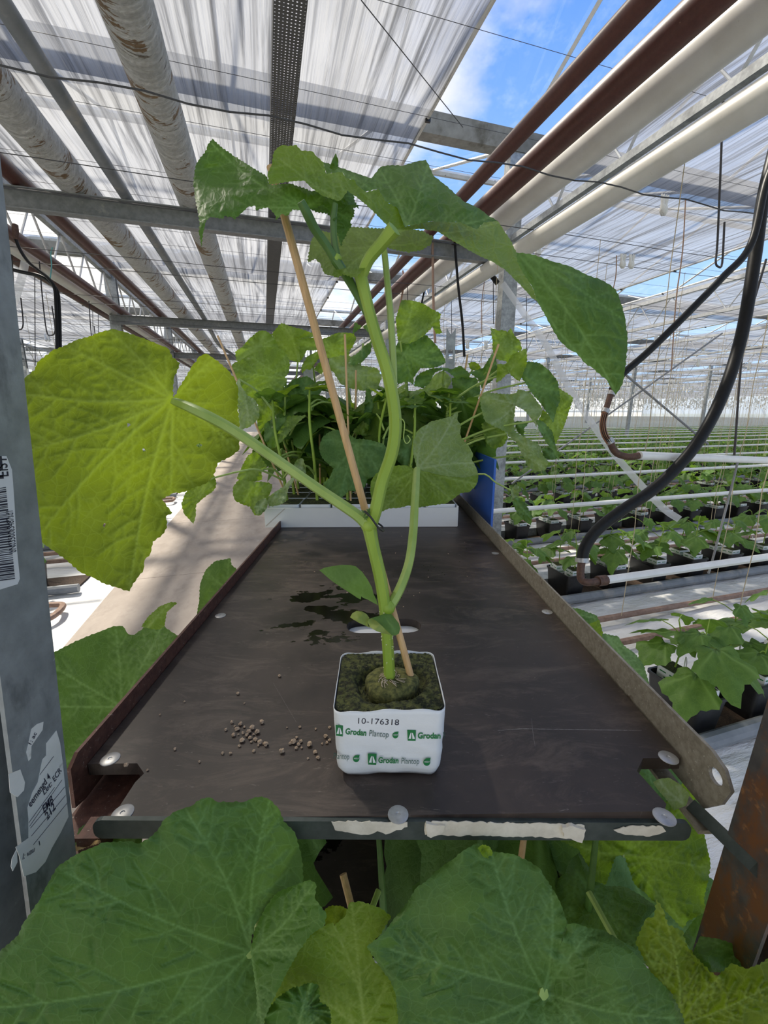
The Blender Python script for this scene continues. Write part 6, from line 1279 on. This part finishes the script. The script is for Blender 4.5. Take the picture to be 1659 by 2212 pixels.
rod([(1655, 560, 2.25), (1607, 740, 2.25), (1588, 960, 2.25), (1586, 985, 2.25), (1576, 996, 2.22)], .0055, M['hook'], 'purple brown hanger rod holding the highest white pipe on the right')
rod([(1590, 985, 2.27), (1593, 1000, 2.27), (1560, 1130, 2.30), (1534, 1228, 2.31), (1530, 1236, 2.29)], .0055, M['galv_dark'], 'grey hanger rod between the high and the low white pipe on the right')
rod([(1562, 205, 2.3), (1558, 330, 2.35), (1550, 520, 2.45), (1546, 565, 2.45), (1552, 576, 2.45), (1560, 568, 2.45), (1565, 480, 2.45)], .0055, M['hook'], 'long dark J hook hanging from the smaller white pipe on the right')
def hk(x0, y0, h, w, zc, label): rod([(x0, y0, zc), (x0+w*.2, y0+h*.5, zc), (x0+w*.45, y0+h*.93, zc), (x0+w*.7, y0+h, zc), (x0+w, y0+h*.93, zc), (x0+w*.8, y0+h*.6, zc)], .005, M['hook'], label)
hk(25, 540, 172, 25, 3.6, 'dark hanger hook at the far left edge under the white pipe'); hk(85, 565, 160, 34, 3.8, 'dark hanger hook left of the twin black hoses'); hk(192, 650, 90, 14, 5.0, 'dark hanger hook below the left brown pipe, above the big leaf')
for q, (x, y0, y1, zc) in enumerate(((75, 565, 790, 4.2), (200, 655, 735, 6), (212, 665, 735, 6.2), (252, 700, 760, 6.0), (880, 590, 700, 4.4), (940, 620, 720, 5), (975, 640, 740, 5.5), (1137, 640, 760, 4.5), (1065, 560, 700, 4))):
    mb = MB(); mb.tube([Pz(x, y0, zc), Pz(x+1, y1, zc)], .004, 5); tag(mb.build('hanger_rod', M['hook']), 'thin dark hanger rod %s' % ('at upper left above the big leaf' if x < 300 else 'behind the tall stem, above the tray plants'), 'rod', 'hanger rods')
# small hoses dropping from the brown pipes at the centre
for q, (pts, lb) in enumerate((([(983, 520, 3.3), (984, 545, 3.3), (990, 620, 3.3), (999, 700, 3.3), (1003, 770, 3.3)], 'thin black hose dropping beside the near crossbeam, right one'), ([(934, 512, 3.3), (935, 560, 3.3), (936, 640, 3.3), (940, 740, 3.3)], 'thin brown tube dropping beside the near crossbeam, left one'), ([(916, 596, 4.8), (918, 620, 4.8), (912, 650, 4.8), (905, 690, 4.8)], 'short black hose under the wide white pipe behind the stem'), ([(870, 585, 4.6), (873, 606, 4.6), (868, 640, 4.6), (858, 690, 4.6)], 'short black hose under the thick brown pipe behind the stem'), ([(1060, 592, 3.6), (1075, 612, 3.6)], 'stub of black hose under the smaller white pipe by the column'))):
    m = M['twine_pink'] if 'brown' in lb else M['hose']
    P = [Pz(*p) for p in pts]; mb = MB(); mb.tube(smoothpts(P, 4) if len(P) > 2 else P, .010 if 'stub' not in lb else .022, 8); tag(mb.build('rubber_hose', m), lb, 'hose')
def zl(p): return [(x/4.1475, 380+y/4.1475, z) for x, y, z in p]
hose(zl([(140, 480, 3.1), (142, 560, 3.1), (180, 660, 3.1), (250, 765, 3.1), (340, 840, 3.1), (430, 915, 3.1), (487, 1000, 3.1), (503, 1150, 3.1), (512, 1540, 3.1), (512, 2400, 3.1)]), .0115, M['hose'], 'rubber_hose', 'black hose at upper left, the one joined to the brown pipe', 'hose')
hose(zl([(-60, 660, 3.12), (0, 750, 3.12), (80, 825, 3.12), (200, 862, 3.12), (340, 890, 3.12), (430, 940, 3.12), (505, 1020, 3.12), (526, 1150, 3.12), (536, 1530, 3.12), (536, 2400, 3.12)]), .0125, M['hose'], 'rubber_hose', 'black hose entering from the left frame edge, lower of the twin hoses', 'hose')
mb = MB(); mb.tube([Pz(*p) for p in zl([(135, 440, 3.1), (138, 500, 3.1), (144, 575, 3.1)])], [.02, .022, .015], 10); tag(mb.build('pipe_fitting', M['rustfit']), 'rusty hose connector under the left brown pipe', 'fitting')
def sleeve(pts, w, label):
    P = smoothpts([Pz(*p) for p in pts], 5); mb = MB(); n = len(P); vs = []
    for i, p in enumerate(P):
        t = (P[min(i+1, n-1)]-P[max(0, i-1)]).normalized(); s_ = t.cross((p-O).normalized()).normalized()
        for a, b in ((-1, 0), (-.4, .3), (.4, .3), (1, 0), (.4, -.3), (-.4, -.3)): vs.append(p+s_*(a*w)+(p-O).normalized()*(b*w))
    mb.add(vs, [(i*6+k, i*6+(k+1) % 6, (i+1)*6+(k+1) % 6, (i+1)*6+k) for i in range(n-1) for k in range(6)]); tag(mb.build('plastic_sleeve', M['sleeve']), label, 'sleeve')
sleeve([(1085, 612, 3.5), (1128, 672, 3.45), (1180, 745, 3.4), (1230, 840, 3.3), (1300, 945, 3.2), (1360, 1020, 3.1), (1430, 1095, 3.05), (1468, 1122, 3.0)], .024, 'translucent plastic tube slanting down right of the tray plants')
sleeve(zl([(225, 770, 3.3), (190, 930, 3.3), (110, 1160, 3.3), (0, 1370, 3.3), (-60, 1450, 3.3)]), .026, 'translucent plastic tube slanting down at the upper left edge')
mb = MB(); mb.tube(smoothpts([Pz(*p) for p in zl([(470, 640, 3.2), (455, 700, 3.2), (462, 800, 3.2), (452, 900, 3.2), (440, 960, 3.2)])], 4), .004, 6); tag(mb.build('cord', surf('turquoise cord', (.12, .42, .45), (.2, .5, .52), 80, .7)), 'turquoise cord tied round the left brown pipe', 'cord')
# brown twines
for (x0, y0, x1, y1, zc, lb) in ((1481, 432, 1450, 800, 2.7, 'brown twine hanging under the nearest white clip bundle'), (1332, 552, 1318, 700, 3.1, 'brown twine beside the left clip bundle of the second wire'), (1046, 555, 1040, 720, 3.6, 'brown twine left of the near steel column')):
    mb = MB(); a, b = Pz(x0, y0, zc), Pz(x1, y1, zc); mb.tube(smoothpts([a, a.lerp(b, .3)+EU*.01, a.lerp(b, .6)-EU*.008, b], 4), .0035, 6); tag(mb.build('twine', M['twine_pink']), lb, 'twine')
# drip tubes
r_ = random.Random(31)
for k in (0, 1, 2):
    for i in range(counts[k]):
        u = 1.835+spacing(k)*i+.15; p = GW(u, VR(k)+.30, .03); a = r_.uniform(-.5, .5); mb = MB()
        mb.tube(smoothpts([p, p+EU*.03+EZ*(.13+r_.uniform(0, .05)), p-EU*.05+EZ*.24-EV*.05, p-EU*.12+EZ*.22-EV*.10], 5), .0028, 6)
        tag(mb.build('drip_tube', M['whitebits']), 'thin white drip tube beside the %s bucket of the %s crop row' % (NTH[i] if i < 10 else 'farther', ORD[k]) if k < 2 else 'thin white drip tube among the buckets of the third crop row', 'tube', 'drip tubes')
# left side: loose drip line, blue sign far along the path
mb = MB(); mb.tube(smoothpts([Pz(75, 1250, 3.8), Pz(70, 1230, 3.8), Pz(78, 1195, 3.8), Pz(95, 1172, 3.8), Pz(110, 1165, 3.8)], 5), .005, 6); tag(mb.build('drip_tube', M['whitebits']), 'loose white drip tube below the big left leaf', 'tube')
t = thing('blue_sign', 'small blue sign with white label far down the path', 'sign', PH(641, 1000, .2)); c = PV(641, 932, 11.5)
mb = MB(); mb.box(c, (.26, .02, .18)); mb.build('sign_plate', M['blue'], t, smooth=False); mb = MB(); mb.box(c-Vector((0, .012, .02)), (.10, .004, .09)); mb.build('white_label', M['paper_white'], t, smooth=False); mb = MB(); mb.tube([c-EZ*.09, Vector((c.x, c.y, .016))], .012, 6); mb.build('sign_post', M['galv'], t)
